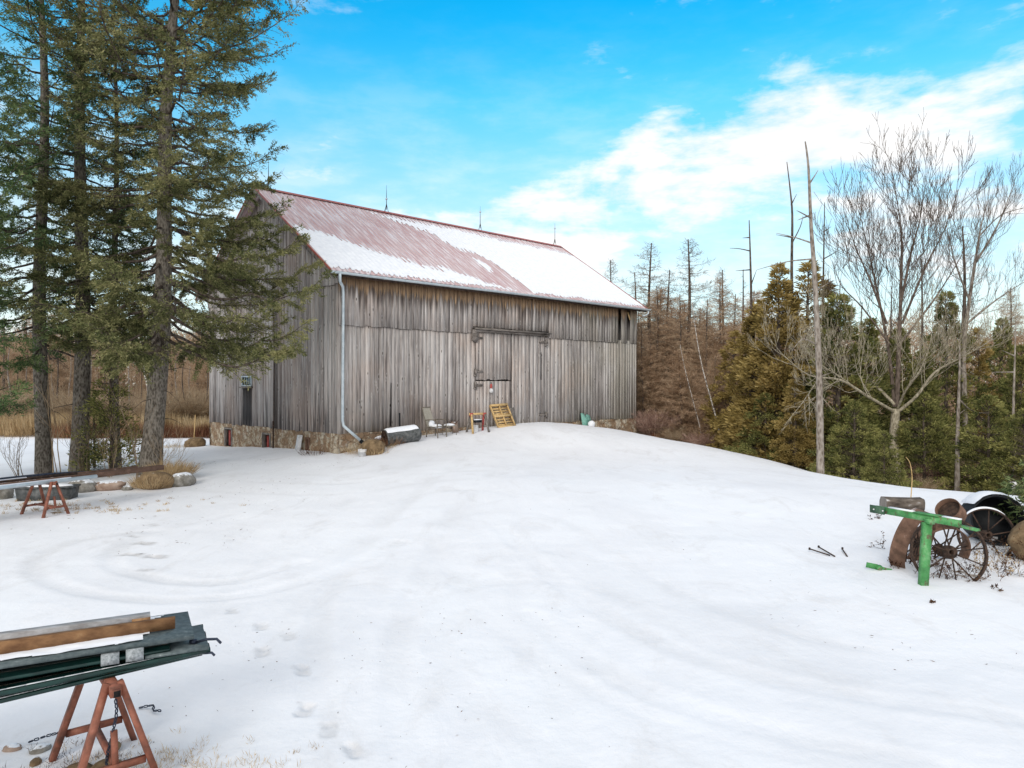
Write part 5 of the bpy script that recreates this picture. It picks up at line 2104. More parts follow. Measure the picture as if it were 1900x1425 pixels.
# ---- stones and weeds at the foot of the spruces
g = gm(152, 912)
put('rock', rock_mesh(.36, .30, .24, 1, 'rock'), (g[0], g[1], g[2] + .12), 'round grey stone with a snow cap right of the dark trough', 'rock')
g = gm(203, 908)
put('rock', rock_mesh(.42, .28, .17, 2, 'rockpink'), (g[0], g[1], g[2] + .09), 'long flat pinkish stone between grey stone and grassy stone', 'rock', .1)
g = gm(237, 909)
put('rock', rock_mesh(.15, .12, .09, 3, 'rock'), (g[0], g[1], g[2] + .03), 'small bluish stone beside the pinkish stone', 'rock', .4)
g = gm(290, 905)
put('rock', rock_mesh(.48, .36, .32, 4, 'rockbrown'), (g[0], g[1], g[2] + .14), 'brown stone overgrown with dry grass at the end of the rusty bar', 'rock', .2)
g = gm(338, 900)
put('rock', rock_mesh(.34, .28, .24, 5, 'rock'), (g[0], g[1], g[2] + .12), 'grey stone right of the grassy stone, nearest the open yard', 'rock', .8)
g = gm(2, 925)
put('rock', rock_mesh(.26, .26, .27, 6, 'rock'), (g[0], g[1], g[2] + .15), 'upright dark stone cut by the left edge', 'rock', .8)
# trough
g = gm(78, 930)
t = thing('trough', 'dark snow topped planter trough behind the far trestle', 'trough', (g[0] - .05, g[1] + .3, g[2]), .12)
b = MB()
b.box((0, 0, .16), (1.25, .42, .34), taper=1.08)
b.box((0, 0, .335), (1.40, .50, .04))
part('shell', b, M['tank'], t)
b = MB()
b.lathe([(.001, .07), (.3, .06), (.52, .03), (.58, 0)], 20, (0, 0, .345))
o = part('snow', b, M['snowcap'], t, smooth=True)
o.scale = (1.1, .40, 1)


def weed_clump(loc, r, h, n, mat, label, seed, name='grass_clump', cat='grass', w=(.006, .014), heads=False):
    rs = np.random.default_rng(seed)
    a = rs.uniform(0, 6.283, n)
    q = rs.random(n) ** .5 * r
    P = np.stack([np.cos(a) * q, np.sin(a) * q, -.04 + 0 * a], 1)
    D = np.stack([np.cos(a) * q / r * .9 + rs.normal(size=n) * .3, np.sin(a) * q / r * .9 + rs.normal(size=n) * .3, np.ones(n)], 1)
    mb = MB()
    mb.cards(P, D, rs.uniform(.4, 1, n) * h, rs.uniform(*w, n), rs)
    return single(name, mb, M[mat], label, cat, loc)


g = gm(310, 893)
weed_clump((g[0], g[1] + .2, g[2] + .15), .55, .62, 1500, 'grass', 'dry tan grass clump growing over the stones by the thick spruce', 11)
g = gm(283, 905)
weed_clump((g[0], g[1] - .12, g[2] + .05), .40, .50, 800, 'grass', 'straw grass hanging in front of the brown overgrown stone', 12)


def sapling(px, py, h, spread, label, seed, mat='twigdark', n=6, depth=3, Ydir=None, r=.014):
    g = gm(px, py)
    rs = np.random.default_rng(seed)
    acc = []
    for k in range(n):
        grow(acc, np.array([rs.normal() * .08, rs.normal() * .08, -.05]), unit([rs.normal() * spread, rs.normal() * spread, 1]), h * rs.uniform(.35, .5), r * rs.uniform(.6, 1.1), depth, rs, .15, .6, (2, 3), .003, .68)
    o = part('sapling', seg_mesh(acc, 'sapling', M[mat]))
    o.location = g
    return tag(o, label, 'sapling')


sapling(38, 885, 1.7, .35, 'small leafless sapling in front of the open snow at far left', 21)
sapling(110, 895, 4.2, .12, 'tall thin sapling between the leftmost thick trunks', 22, 'twigtan', 3, 3, r=.022)
sapling(150, 885, 2.6, .3, 'tangled twigs at the foot of the second spruce from the barn side', 23, n=7)
sapling(250, 892, 3.6, .10, 'slender sapling right of the thin spruce, crossing the rusty bar', 24, 'twigdark', 2, 3, r=.026)
sapling(200, 885, 2.2, .4, 'leafless tangle in front of the small cedar between the trunks', 25, 'twigtan', 7)
sapling(300, 880, 1.6, .5, 'fine leafless twigs around the base of the thick leaning spruce', 26, 'twigtan', 9)
sapling(165, 860, 3.5, .2, 'pale leafless sapling behind the second spruce', 27, 'twigtan', 4)
X, Y = (205 - 950) / 1342 * 23.6, 23.6
me_c = cedar_mesh(3.6, 1.0, 45, 'cedargreen', n=90, per=60, size=.13)
put_tree('cedar_tree', 'small green cedar filling the gap between the spruce trunks', 'cedar', (X, Y, gz(X, Y)), me_c, CN)
X, Y = (165 - 950) / 1342 * 24.6, 24.6
dupc = [o for o in bpy.data.objects if o.name.startswith('cedar_tree') and o.get('label', '').startswith('small green cedar filling')][0]
dup(dupc, (X - .1, Y + .5, gz(X, Y)), 2.0, .75, 'lower small cedar beside the second spruce trunk')


# ------------------------------------------------------------------ along the barn wall
def bpos(s, t, dz=0):
    x, y = bf(s, t)
    return (x, y, gz(x, y) + dz)


# pressure tank lying in the snow
def tank():
    s0 = 2.12
    p = bpos(s0, -1.0)
    t = thing('steel_tank', 'dark rusty cylindrical tank lying in the snow with snow along its top', 'tank', (p[0], p[1], p[2] + .27), BA - .22)
    t.rotation_euler = (0, -.09, BA - .16)
    R_, hl = .31, .70
    b = MB()
    prof = [(.30, -hl - .0), (R_, -hl + .02), (R_, -hl + .10), (R_ - .012, -hl + .12), (R_ - .012, hl - .12), (R_, hl - .10), (R_, hl - .06), (R_ * .8, hl + .03), (R_ * .4, hl + .07), (.001, hl + .08)]
    b.lathe(prof, 32, (0, 0, 0), (1, 0, 0))
    part('shell', b, M['tank'], t, smooth=True)
    b = MB()
    b.lathe([(.001, -hl + .05), (.14, -hl + .055), (.24, -hl + .035), (.30, -hl)], 28, (0, 0, 0), (1, 0, 0))
    b.lathe([(.045, -hl - .03), (.05, -hl + .05)], 12, (0, .08, .08), (1, 0, 0))
    part('end_cap', b, M['rustdark'], t, smooth=True)
    nu, na = 60, 24
    V, F = [], []
    for i in range(nu):
        x = -hl + .04 + (2 * hl - .10) * i / (nu - 1)
        for j in range(na):
            f = j / (na - 1)
            a = math.radians(42 + 92 * f + 10 * (vnoise(np.array([x * 4]), np.array([f * 0 + (0 if f < .5 else 9)]), 3)[0] - .5))
            th = .05 * (math.sin(math.pi * f) ** .6) * min(1, (1 - abs(2 * i / (nu - 1) - 1)) * 8) ** .5
            V.append((x, -(R_ + th) * math.cos(a), (R_ + th) * math.sin(a)))
    for i in range(nu - 1):
        for j in range(na - 1):
            k = i * na + j
            F.append([k, k + 1, k + na + 1, k + na])
    b = MB()
    b.add(V, F)
    part('snow_cap', b, M['snowcap'], t, smooth=True)


tank()


def arc(p0, p1, p2, n=8):
    return spline([p0, p1, p2], n)


def chair():
    p = bpos(3.95, -.75)
    t = thing('patio_chair', 'beige sling patio chair with curved arms and snow on its seat', 'chair', (p[0], p[1], p[2] - .02), R(62))
    # faces -y (out from the wall), back towards +y ; turned a little
    t.scale = (1.16, 1.16, 1.12)
    fm, sm = M['beigeframe'], M['beige']
    w = .27
    for sx in (-1, 1):
        b = MB()
        b.tube([(sx * w, .20, 0), (sx * w, .17, .40)], .019, 8)
        part('leg', b, fm, t, smooth=True)
        b = MB()
        b.tube(spline([(sx * w, -.27, 0), (sx * w, -.25, .40), (sx * w, -.24, .56), (sx * w, -.18, .62), (sx * w, .05, .63), (sx * w, .22, .62)], 5), .019, 8)
        part('leg', b, fm, t, smooth=True)
        b = MB()
        b.tube(spline([(sx * (w - .03), -.26, .40), (sx * (w - .03), .16, .36), (sx * (w - .03), .30, .70), (sx * (w - .03), .40, 1.06)], 6), .015, 8)
        part('side_rail', b, fm, t, smooth=True)
    b = MB()
    b.tube([(-w + .03, .40, 1.06), (w - .03, .40, 1.06)], .015, 8)
    b.tube([(-w + .03, -.26, .40), (w - .03, -.26, .40)], .015, 8)
    b.tube([(-w, -.24, .20), (w, -.24, .20)], .011, 8)
    part('crossbar', b, fm, t, smooth=True)

    def sling(name, a, bb, n=8):
        V, F = [], []
        for i in range(n + 1):
            f = i / n
            q = np.array(a) * (1 - f) + np.array(bb) * f
            for j in range(7):
                g_ = j / 6
                x = (-w + .035) + (2 * w - .07) * g_
                sagz = -.035 * math.sin(math.pi * g_) * math.sin(math.pi * min(1, f + .1))
                V.append((x, q[1], q[2] + sagz))
        for i in range(n):
            for j in range(6):
                k = i * 7 + j
                F.append([k, k + 1, k + 8, k + 7])
        # thickness
        n0 = len(V)
        V += [(v[0], v[1] + .004, v[2] - .006) for v in V]
        F += [[n0 + q for q in f[::-1]] for f in F]
        mb = MB()
        mb.add(V, F)
        return part(name, mb, sm, t, smooth=True)
    seat = sling('seat', (0, -.26, .405), (0, .17, .365))
    bk = sling('backrest', (0, .17, .37), (0, .40, 1.05))
    me = rock_mesh(.22, .17, .075, 7, 'snowcap', 'snow', 3, .12)
    o = part('snow_pile', me, None, seat)
    o.location = (0, -.05, .40)
    me = rock_mesh(.13, .09, .13, 8, 'snowcap', 'snow', 3, .12)
    o = part('snow_pile', me, None, seat)
    o.location = (-.08, .12, .49)
    # low footstool next to it
    p = bpos(4.75, -.62)
    t = thing('footstool', 'low metal legged footstool capped with snow right of the patio chair', 'footstool', (p[0], p[1], p[2] - .02), BA - .2)
    for sx in (-1, 1):
        for sy in (-1, 1):
            b = MB()
            b.tube([(sx * .24, sy * .17, 0), (sx * .22, sy * .15, .37)], .012, 6)
            part('leg', b, fm, t)
    b = MB()
    b.box((0, 0, .38), (.50, .36, .025))
    part('seat', b, sm, t)
    me = rock_mesh(.24, .18, .06, 9, 'snowcap', 'snow', 3, .12)
    o = part('snow_pile', me, None, t)
    o.location = (0, 0, .42)


chair()


def leaning(name, label, cat, s, t0, w, h, th, mat, tilt=.18, roll=0.0, yaw=0.0, dz=0.0):
    p = bpos(s, t0, dz)
    b = MB()
    b.box((0, 0, h / 2), (w, th, h))
    o = single(name, b, M[mat], label, cat, p)
    o.rotation_mode = 'XYZ'
    o.rotation_euler = (Matrix.Rotation(BA + yaw, 3, 'Z') @ Matrix.Rotation(-tilt, 3, 'X') @ Matrix.Rotation(roll, 3, 'Y')).to_euler()
    return o


leaning('slab', 'small tan slab leaning on the barn wall between footstool and little trestle', 'slab', 5.35, -.30, .30, .46, .05, 'rockpink', .25, .06)
leaning('board', 'short rounded board leaning behind the pallet at its right', 'board', 8.9, -.10, .30, .75, .03, 'oldwood', .10, -.10)
leaning('board', 'white painted board leaning against the stone foundation on the gable side', 'board', 0, 0, .40, .66, .03, 'white', .0)
wb = [o for o in bpy.data.objects if o.get('label', '').startswith('white painted board')][0]
x, y = bf(-.20, 2.72)
wb.location = (x, y, gz(x, y) - .05)
wb.rotation_euler = (Matrix.Rotation(BA - R(90), 3, 'Z') @ Matrix.Rotation(-.2, 3, 'X') @ Matrix.Rotation(-.05, 3, 'Y')).to_euler()
# twiggy pot plant by the slab
x, y, z = bpos(5.28, -.16)
weed_clump((x, y, z + .30), .06, .45, 60, 'weed', 'dead dark stems standing behind the tan slab', 33, 'dead_plant', 'plant', (.01, .02))


def teal_board():
    p = bpos(13.75, -.34)
    t = thing('plastic_board', 'sea green plastic chair back leaning on the barn near its right end', 'plastic board', p, BA)
    b = MB()
    # slab with a rounded notch at the top and a round boss
    prof = [(-.36, 0), (.36, 0), (.36, .52), (.30, .60), (.08, .62), (.05, .54), (-.05, .54), (-.08, .62), (-.34, .62)]
    th = .035
    n = len(prof)
    V = [(x, -th, z) for x, z in prof] + [(x, 0, z) for x, z in prof]
    mb = MB()
    mb.V.append(np.array(V, float))
    mb.n = len(V)
    mb.F = {n: [np.array([list(range(n)), list(range(n, 2 * n))[::-1]])], 4: [np.array([[i, i + n, (i + 1) % n + n, (i + 1) % n] for i in range(n)])]}
    o = part('panel', mb, M['teal'], t)
    o.rotation_euler = (-.35, .16, 0)
    mb = MB()
    mb.lathe([(.10, 0), (.10, .02), (.07, .025), (.07, 0)], 16, (.08, -th, .38), (0, -1, 0))
    o2 = part('boss', mb, M['teal'], o)
    me = rock_mesh(.20, .16, .16, 17, 'snowcap', 'snow', 3, .15)
    o = part('snow_pile', me, None, t)
    o.location = (.10, -.22, .10)


teal_board()


def little_trestle():
    p = bpos(6.15, -.78)
    t = thing('sawhorse', 'small wooden sawhorse with red metal brackets beside the pallet', 'sawhorse', (p[0], p[1], p[2] - .03), BA - .15)
    b = MB()
    b.box((0, 0, .80), (.86, .04, .09))
    part('beam', b, M['pine'], t)
    for sx in (-1, 1):
        for sy in (-1, 1):
            b = MB()
            b.beam((sx * .33, sy * .03, .82), (sx * .40, sy * .26, 0), .04, .085, (1, 0, 0))
            part('leg', b, M['oldwood'] if sx * sy < 0 else (M['pine'] if sx < 0 else M['redpaint']), t)
        b = MB()
        b.box((sx * .33, 0, .775), (.12, .12, .14))
        part('bracket', b, M['redpaint'], t)
        b = MB()
        b.beam((sx * .37, -.17, .28), (sx * .37, .17, .28), .03, .07)
        part('crossbar', b, M['oldwood'], t)
    x, y, z = bpos(6.15, -.60)
    b = MB()
    b.lathe([(.001, 0), (.13, 0), (.15, .30), (.155, .30), (.135, .012)], 18)
    o = single('bucket', b, M['white'], 'white bucket standing under the small wooden sawhorse', 'bucket', (x, y, z - .02), smooth=True)
    b = MB()
    b.box((.0, 0.02, .46), (.36, .10, .11))
    o = single('box', b, M['black'], 'dark box with snow on it held between the small sawhorse legs', 'box', (p[0], p[1], p[2]), BA - .15)
    b = MB()
    b.box((0, .02, .53), (.37, .11, .035))
    part('snow_cap', b, M['snowcap'], o)


little_trestle()


def pallet():
    p = bpos(8.02, -.62)
    t = thing('pallet', 'new yellow wooden pallet leaning crooked against the barn door', 'pallet', (p[0], p[1], p[2] - .06), 0)
    t.rotation_euler = (Matrix.Rotation(BA - .05, 3, 'Z') @ Matrix.Rotation(-.50, 3, 'X') @ Matrix.Rotation(-.05, 3, 'Y')).to_euler()
    W, Hh = 1.02, 1.16
    for x in (-W / 2 + .02, 0, W / 2 - .02):
        b = MB()
        b.box((x, 0, Hh / 2), (.04, .09, Hh))
        part('stringer', b, M['pine'], t)
    zs = np.linspace(.05, Hh - .05, 9)
    for i, z in enumerate(zs):
        b = MB()
        b.box((0, .055, z), (W, .018, .085))
        part('slat', b, M['pine'], t)
    for z in (.05, .58, Hh - .05):
        b = MB()
        b.box((0, -.055, z), (W, .018, .10))
        part('slat', b, M['pine'], t)


pallet()
# the red and white float on its string
x, y = bf(7.52, -.085)
t = thing('float', 'red and white bulb hanging from a dark string on the barn door', 'float', (x, y, 3.2), BA)
b = MB()
b.tube([(0.02, 0, 0), (0, -.02, -.10)], .012, 6)
part('cord', b, M['dark'], t)
b = MB()
b.lathe([(.02, -.09), (.045, -.11), (.055, -.20), (.04, -.29)], 14, (0, -.03, 0))
part('collar', b, M['redpaint'], t, smooth=True)
b = MB()
b.lathe([(.03, -.28), (.075, -.33), (.09, -.40), (.07, -.47), (.001, -.50)], 16, (0, -.03, 0))
part('bulb', b, M['white'], t, smooth=True)

# boulder with grass below the downspout, brown weeds along the sill
x, y = bf(.62, -1.35)
put('rock', rock_mesh(.44, .38, .36, 12, 'rockbrown'), (x, y, gz(x, y) + .17), 'round brown boulder with dry grass below the downspout hose', 'rock')
weed_clump((x + .08, y - .05, gz(x, y) + .02), .45, .38, 260, 'grass', 'straw grass around the brown boulder below the downspout', 41)
x, y = bf(.15, -1.4)
b = MB()
b.lathe([(.001, 0), (.13, 0), (.145, .34), (.15, .34), (.12, .015)], 18)
single('bucket', b, M['white'], 'white pail standing left of the brown boulder below the downspout', 'bucket', (x, y, gz(x, y) - .08), smooth=True)
x, y = bf(1.25, -.75)
weed_clump((x, y, gz(x, y)), .62, .42, 420, 'grass', 'dry weeds along the stone foot between downspout and tank', 42)
x, y = bf(1.75, -.8)
weed_clump((x, y, gz(x, y)), .5, .55, 400, 'grassred', 'reddish weeds beside the left end of the tank', 43)
x, y = bf(.5, -.5)
weed_clump((x, y, gz(x, y)), .40, .45, 220, 'grass', 'dry weeds at the barn corner behind the downspout hose', 44)
x, y = bf(-.5, .8)
weed_clump((x, y, gz(x, y)), .5, .4, 160, 'weed', 'dark dead weed stalks in front of the gable foundation', 45)
x, y = bf(2.35, -.45)
put('rock', rock_mesh(.36, .10, .08, 14, 'snowcap'), (x - .5, y - .25, gz(x, y) + .16), 'small snow lump on the weeds by the stone foot left of the tank', 'snow lump', .7)
x, y = bf(2.6, -.45)
b = MB()
b.tube(spline([(0, 0, 1.05), (.02, 0, .5), (.1, 0, .35), (.45, -.1, .28)], 6), .035, 7)
single('pole', b, M['black'], 'bent dark pole leaning on the wall behind the tank', 'pole', (x - .15, y, gz(x, y)), BA)
x, y = bf(-.15, 11.95)
b = MB()
b.tube([(0, 0, 0), (.05, .1, 1.5)], .022, 6)
single('stake', b, M['pine'], 'thin pale stake leaning at the far left barn corner', 'stake', (x - .55, y - .2, gz(x, y)), 0)
x, y = bf(-.6, 12.2)
put('rock', rock_mesh(.45, .4, .33, 15, 'rockbrown'), (x, y, gz(x, y) + .12), 'mossy stone at the far left corner of the barn foundation', 'rock')
x, y = bf(-1.4, 12.6)
weed_clump((x, y, gz(x, y)), .7, .28, 300, 'grass', 'low tan grass tuft in the snow beyond the far left barn corner', 46)
x, y = bf(15.6, -.45)
weed_clump((x, y, gz(x, y)), .6, .30, 130, 'weed', 'few dark stalks at the right end of the barn foundation', 47)


# ------------------------------------------------------------------ scrap pile on the right
def tpost():
    Yb = 10.85
    X = (1712 - 950) / 1342 * Yb
    g = gz(X, Yb)
    t = thing('steel_post', 'bright green steel T post standing in front of the wagon wheels', 'post', (X, Yb, g), 0)
    b = MB()
    b.beam((0, 0, -.15), (.075, .02, .93), .115, .095, (0, 1, 0))
    part('upright', b, M['green'], t)
    d = unit([.44, -.90, .0])
    c = np.array([.08, .03, 1.0])
    L = 1.02
    a0, a1 = c - d * .88, c + d * .50
    b = MB()
    b.beam(a0, a1, .08, .10)
    part('crossbeam', b, M['green'], t)
    b = MB()
    b.beam(a0 - d * .04 + np.array([-.050, -.016, .0]), a0 + d * .22 + np.array([-.050, -.016, 0]), .012, .125)
    part('end_plate', b, M['dullgreen'], t)
    b = MB()
    for q in (.04, .20):
        cc = a0 + d * q + np.array([-.060, -.024, .0])
        b.tube([cc, cc + np.array([-.012, -.006, 0])], .012, 8)
    part('bolt', b, M['white'], t)
    b = MB()
    b.beam(a1 - d * .05 + np.array([0, 0, -.035]), a1 + d * .26 + np.array([0, 0, -.05]), .10, .03)
    part('tongue', b, M['green'], t)
    b = MB()
    b.beam(c - d * .18 + np.array([0, 0, .058]), c + d * .22 + np.array([0, 0, .058]), .14, .012)
    b.beam(c + d * .02 + np.array([-.03, .0, -.04]), c + d * .13 + np.array([-.03, 0, -.04]), .09, .08)
    part('cap_plate', b, M['green'], t)
    b = MB()
    b.beam(a0 + d * .25 + np.array([.01, 0, .058]), c - d * .22 + np.array([.01, 0, .058]), .075, .018)
    part('snow_cap', b, M['snowcap'], t)
    b = MB()
    b.beam(c + d * .24 + np.array([.01, 0, .058]), a1 + np.array([.01, 0, .058]), .07, .018)
    part('snow_cap', b, M['snowcap'], t)


tpost()


def wheel(name, label, c, ax, R_, width, nsp, mat_rim, mat_sp, hub=.09, rimth=.012, snow=False, zig=False, group='old iron wheels in the scrap pile'):
    """iron wheel centred at c with its axle along ax"""
    t = thing(name, label, 'wheel', c, 0, group)
    A_, u, v = axis_frame(ax)
    b = MB()
    prof = [(R_, -width / 2), (R_, width / 2), (R_ - rimth, width / 2), (R_ - rimth, -width / 2), (R_, -width / 2)]
    b.lathe(prof, 56, (0, 0, 0), A_)
    part('rim', b, mat_rim, t)
    for k in range(nsp):
        a = 2 * math.pi * (k + .3) / nsp
        o = u * math.cos(a) + v * math.sin(a)
        sg = 1 if k % 2 else -1
        b = MB()
        a2 = a + (.16 * (1 if (k // 2) % 2 else -1) if zig else 0)
        o2 = u * math.cos(a2) + v * math.sin(a2)
        b.tube([o * hub * .8 + A_ * sg * hub * .85, o2 * (R_ - rimth) + A_ * sg * width * .12], [.013, .011], 6)
        part('spoke', b, mat_sp, t)
    b = MB()
    hw = hub * 1.25
    b.lathe([(.035, -hw), (.055, -hw), (.055, -hw * .7), (hub, -hw * .66), (hub * 1.05, -hw * .4), (hub * .7, -hw * .3), (hub * .7, hw * .3), (hub * 1.05, hw * .4), (hub, hw * .66), (.055, hw * .7), (.055, hw), (.035, hw), (.035, -hw)], 22, (0, 0, 0), A_)
    part('hub', b, mat_sp, t, smooth=False)
    if snow:
        V, F = [], []
        n = 26
        up = np.array([0, 0, 1.0])
        # angle of the topmost point
        at = math.atan2(np.dot(v, up), np.dot(u, up))
        for i in range(n):
            a = at + (-.75 + 1.5 * i / (n - 1))
            o = u * math.cos(a) + v * math.sin(a)
            th = .028 * math.sin(math.pi * i / (n - 1)) ** .5
            for q in (-1, -.5, .5, 1):
                V.append(o * (R_ + (th if abs(q) < 1 else 0) + .002) + A_ * q * width * .5)
        for i in range(n - 1):
            for j in range(3):
                k = i * 4 + j
                F.append([k, k + 1, k + 5, k + 4])
        b = MB()
        b.add(V, F)
        part('snow_cap', b, M['snowcap'], t, smooth=True)
    return t


def c_at(px, py, Y):
    return ((px - 950) / 1342 * Y, Y, H - (py - 712) / 1342 * Y)


wheel('iron_wheel', 'large spoked iron wheel with its hub facing the yard, right behind the green post', c_at(1760, 1024, 11.25), (-.18, -.95, .20), .545, .085, 12, M['rustdark'], M['rustdark'], .10, rimth=.026)
wheel('iron_wheel', 'rusty wide rimmed iron wheel turned sideways left of the green post', c_at(1694, 1003, 12.0), (.62, -.74, -.26), .53, .25, 14, M['rust'], M['rustdark'], .09, zig=True)
wheel('iron_wheel', 'spoked iron wheel with snow on its rim behind at the right', c_at(1830, 992, 12.7), (-.20, -.95, .10), .46, .085, 10, M['rustdark'], M['rustdark'], .08, rimth=.022, snow=True)
wheel('iron_wheel', 'rusty wide rimmed wheel lying back behind the crossbeam', c_at(1744, 1020, 12.4), (.05, -.96, -.30), .47, .22, 10, M['rust'], M['rustdark'], .09)
# loose rusty band tilted up
t = thing('steel_band', 'short wide rusty steel drum tipped up between the wheels', 'drum', c_at(1764, 950, 12.1))
A_, u, v = axis_frame((-.72, -.40, .62))
b = MB()
b.lathe([(.20, -.12), (.20, .12), (.19, .12), (.19, -.12), (.20, -.12)], 36, (0, 0, 0), A_)
part('band', b, M['rust'], t)
b = MB()
b.lathe([(.19, .02), (.001, .03)], 28, (0, 0, 0), A_)
part('inner_plate', b, M['rustdark'], t)

# black plastic drum with open mouth
t = thing('plastic_drum', 'black open drum with snow on its shoulder behind the right wheels', 'drum', c_at(1838, 962, 13.6))
A_, u, v = axis_frame((-.25, -.90, .12))
b = MB()
b.lathe([(.42, .40), (.445, .41), (.45, .37), (.43, .33), (.45, .10), (.43, .05), (.45, -.15), (.42, -.40), (.001, -.44)], 40, (0, 0, 0), A_)
b.lathe([(.42, .40), (.40, .3), (.41, -.34), (.001, -.36)], 40, (0, 0, 0), A_)
part('shell', b, M['black'], t, smooth=True)
V, F = [], []
at_ = math.atan2(np.dot(v, (0, 0, 1)), np.dot(u, (0, 0, 1)))
nn, mm = 30, 12
for i in range(nn):
    a = at_ - .95 + 1.9 * i / (nn - 1)
    o_ = u * math.cos(a) + v * math.sin(a)
    for j in range(mm):
        th = .05 * (math.sin(math.pi * i / (nn - 1)) * math.sin(math.pi * j / (mm - 1))) ** .5 + .004 + .02 * vnoise(np.array([i * .4]), np.array([j * .5]), 4)[0]
        V.append(o_ * (.452 + th) + A_ * (-.40 + .80 * j / (mm - 1)))
for i in range(nn - 1):
    for j in range(mm - 1):
        k = i * mm + j
        F.append([k, k + 1, k + mm + 1, k + mm])
b = MB()
b.add(V, F)
part('snow_cap', b, M['snowcap'], t, smooth=True)

# weathered log chunk
g = gm(1678, 950)
t = thing('log', 'weathered log chunk with frosted cracked side behind the green crossbeam', 'log', (g[0], g[1] + .1, g[2] + .14), -.1)
mb = MB()
nr, na = 30, 28
V, F = [], []
for i in range(nr):
    x = -.40 + .80 * i / (nr - 1)
    for j in range(na):
        a = 2 * math.pi * j / na
        rr = .185 * (1 + .10 * math.sin(3 * a) + .25 * (vnoise(np.array([x * 2.0]), np.array([a * 3.0]), 6)[0] - .5))
        V.append((x, rr * math.cos(a) * 1.1, rr * math.sin(a)))
for i in range(nr - 1):
    for j in range(na):
        F.append([i * na + j, i * na + (j + 1) % na, (i + 1) * na + (j + 1) % na, (i + 1) * na + j])
mb.add(V, F)
frost = mat_mottled('frosted_log', (.045, .035, .028), (.17, .14, .115), 9, .9, 0, .8, (.55, .55, .56), (.35, 1, 1), p=(.35, .60))
part('bark', mb, frost, t)
mb = MB()
for e in (0, nr - 1):
    c0 = (V[e * na][0], 0, 0)
    mb.add([c0] + V[e * na:(e + 1) * na], [[0, 1 + j, 1 + (j + 1) % na] for j in range(na)])
part('cut_face', mb, M['oldwood'], t)

# boulder, small white board, steel bits
put('rock', rock_mesh(.46, .42, .36, 16, 'rockbrown'), c_at(1926, 1008, 12.3), 'large brown boulder at the right edge beside the wheels', 'rock')
X, Y = (1880 - 950) / 1342 * 24, 24
t = thing('marker_board', 'small blank white board on a thin post at the right wood edge', 'sign', (X, Y, gz(X, Y)))
zz = H - (902 - 712) / 1342 * 24 - gz(X, Y)
b = MB()
b.box((0, 0, zz / 2 - .1), (.05, .05, zz + .1))
part('post', b, M['oldwood'], t)
b = MB()
b.box((0, -.04, zz), (.26, .02, .31))
part('board', b, M['white'], t)

g = gm(1628, 1057)
t = thing('steel_bracket', 'small green steel piece sticking out of the snow left of the green post', 'bracket', (g[0], g[1], g[2]), -.15)
b = MB()
b.beam((-.17, 0, .075), (.0, 0, .045), .012, .085)
b.beam((0, 0, .045), (.22, 0, .0), .012, .04)
part('flange', b, M['green'], t)
b = MB()
b.tube([(.03, -.01, .055), (.03, .02, .0)], .045, 10)
part('lug', b, M['green'], t)

for k, (a_, b_, lab) in enumerate([((1501, 1024), (1540, 1032), 'long dark rod lying leftmost on the snow'), ((1518, 1019), (1549, 1034), 'dark rod crossing the long one on the snow'), ((1562, 1023), (1572, 1034), 'short dark rod lying right of the crossed pair on the snow')]):
    pa, pb = gm(*a_), gm(*b_)
    mb = MB()
    mb.tube([(pa[0], pa[1], pa[2] + .05), (pb[0], pb[1], pb[2] + .015)], .012, 7)
    mb.tube([(pa[0], pa[1], pa[2] + .05), (pa[0] + .02, pa[1], pa[2] + .047)], .024, 7)
    o = part('steel_rod', mb, M['rustdark'])
    tag(o, lab, 'rod', 'dark steel rods on the snow')


def twiggy(px, py, r, h, n, label, seed, mat='weed'):
    g = gm(px, py)
    rs = np.random.default_rng(seed)
    acc = []
    for k in range(n):
        o_ = np.array([rs.normal() * r * .5, rs.normal() * r * .4, -.02])
        grow(acc, o_, unit([rs.normal() * .8, rs.normal() * .8, 1]), h * rs.uniform(.4, .8), .004, 2, rs, .0, .8, (2, 3), .0016, .6)
    mb = MB()
    mb.segs([a[0] for a in acc], [a[1] for a in acc], [a[2] for a in acc], [a[3] for a in acc], 3)
    E_ = np.array([a[1] for a in acc])
    E_ = E_[rs.random(len(E_)) < .5]
    mb.cards(E_, rs.normal(size=E_.shape), rs.uniform(.015, .05, len(E_)), rs.uniform(.01, .028, len(E_)), rs)
    o = part('dead_weed', mb, M[mat])
    o.location = g
    return tag(o, label, 'weeds', None, 'stuff')


twiggy(1730, 1068, .35, .30, 14, 'brown dead weeds at the foot of the green post', 1)
twiggy(1795, 1072, .40, .30, 16, 'dead weeds under the large spoked wheel', 2)
twiggy(1840, 1062, .35, .34, 18, 'thick yellow brown weeds right of the large spoked wheel', 3, 'grass')
twiggy(1868, 1068, .40, .32, 16, 'dark leafy dead weeds at lower right of the wheels', 4)
twiggy(1895, 1045, .35, .40, 14, 'dead weeds under the boulder at the right edge', 5)
twiggy(1860, 1035, .35, .32, 12, 'dead weeds below the snow topped wheel', 6)
twiggy(1670, 1055, .25, .22, 6, 'few dead stems inside the sideways rusty wheel', 7)
twiggy(1718, 1045, .35, .30, 12, 'dead weeds between the rusty wheel and the green post', 8)
twiggy(1628, 965, .12, .14, 4, 'small dark weed on the snow left of the log chunk', 9)
twiggy(1645, 1018, .10, .22, 4, 'two dark stalks left of the rusty wheel', 10)
twiggy(1730, 1118, .05, .06, 4, 'tiny dark weed in the snow below the green post', 11)
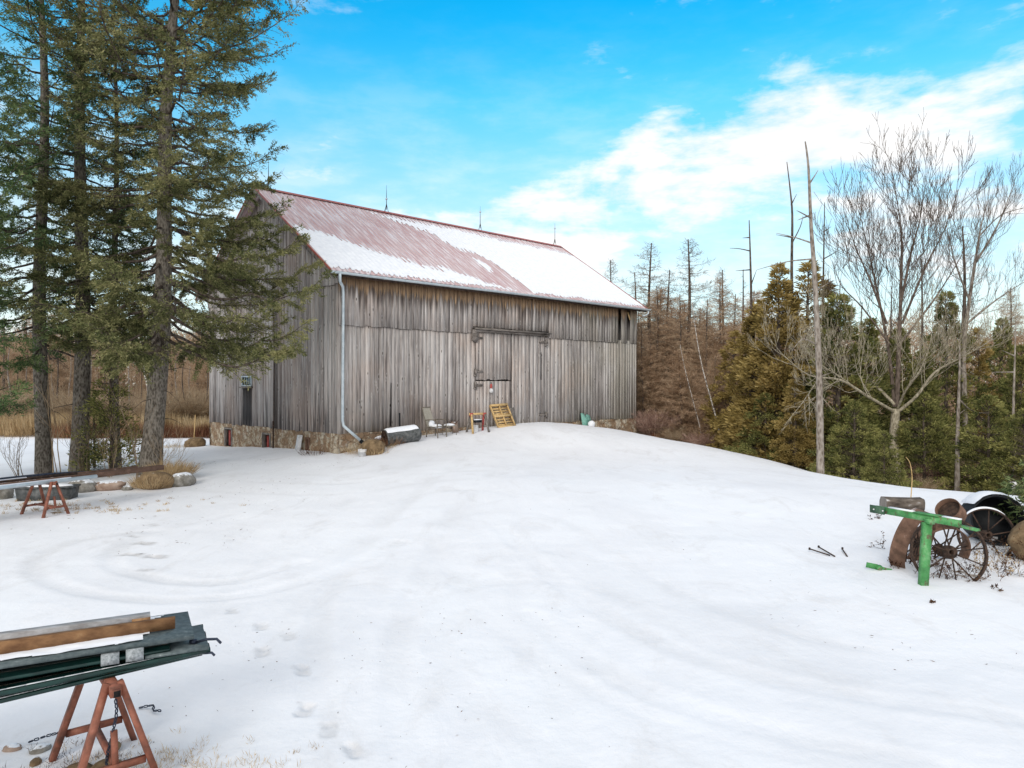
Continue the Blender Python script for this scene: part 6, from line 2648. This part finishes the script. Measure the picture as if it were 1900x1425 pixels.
twiggy(1845, 1095, .12, .10, 4, 'tiny dark weed in the snow at lower right', 12)
g = gm(1690, 925)
b = MB()
b.tube(spline([(0, 0, 0), (.03, 0, .5), (-.02, 0, .85), (-.12, 0, 1.0)], 6), [.012 - .0004 * i for i in range(19)], 6)
single('reed_stem', b, M['pine'], 'pale bent stem standing on the snow above the log chunk', 'stem', g)


# ---- young spruce at the right edge with boughs reaching in
def edge_spruce():
    prof = lambda z, az: 1.75 * max(.12, (2.6 - z) / 2.4)
    me = spruce_mesh(2.7, .06, .12, prof, (0, 0), 15, step=.15, per=6, dens=1.7, wide=.026, thin=.05, mats=('bark', 'needle'))
    X, Y = 10.0, 13.0
    put_tree('spruce_tree', 'young green spruce at the right edge with low boughs over the scrap pile', 'spruce tree', (X, Y, gz(X, Y) - .1), me, SPN)


edge_spruce()


def litter(n, xs_, ys_, label, seed, mat='weed', L=(.02, .07), name='twig_litter'):
    rs = np.random.default_rng(seed)
    X = rs.uniform(xs_[0], xs_[1], n)
    Y = rs.uniform(ys_[0], ys_[1], n)
    k = vnoise(X * .7, Y * .7, seed) > .5
    X, Y = X[k], Y[k]
    n = len(X)
    Z = base_ground(X, Y) + fbm(X * .45, Y * .45, 4, 1) * .10 + .004
    D = np.stack([rs.normal(size=n), rs.normal(size=n), rs.normal(size=n) * .12 + .08], 1)
    mb = MB()
    mb.cards(np.stack([X, Y, Z], 1), D, rs.uniform(*L, n), rs.uniform(.004, .012, n), rs)
    o = part(name, mb, M[mat])
    return tag(o, label, 'twigs', None, 'stuff')


litter(700, (-14, -5), (13, 26), 'needles and twig bits scattered on the snow near the spruces', 1, L=(.03, .10))
litter(260, (-4, 1), (4.3, 10), 'few twig bits scattered on the near snow', 2, L=(.012, .04))
litter(260, (3, 10), (7, 14), 'few twig bits scattered on the snow by the scrap pile', 3, L=(.02, .06))
tuft_field('dry_grass', 700, -1.9, 5.0, .7, .35, (.02, .06), 'grass', 'straw stubble in the snow along the bottom edge right of the near trestle', 14)
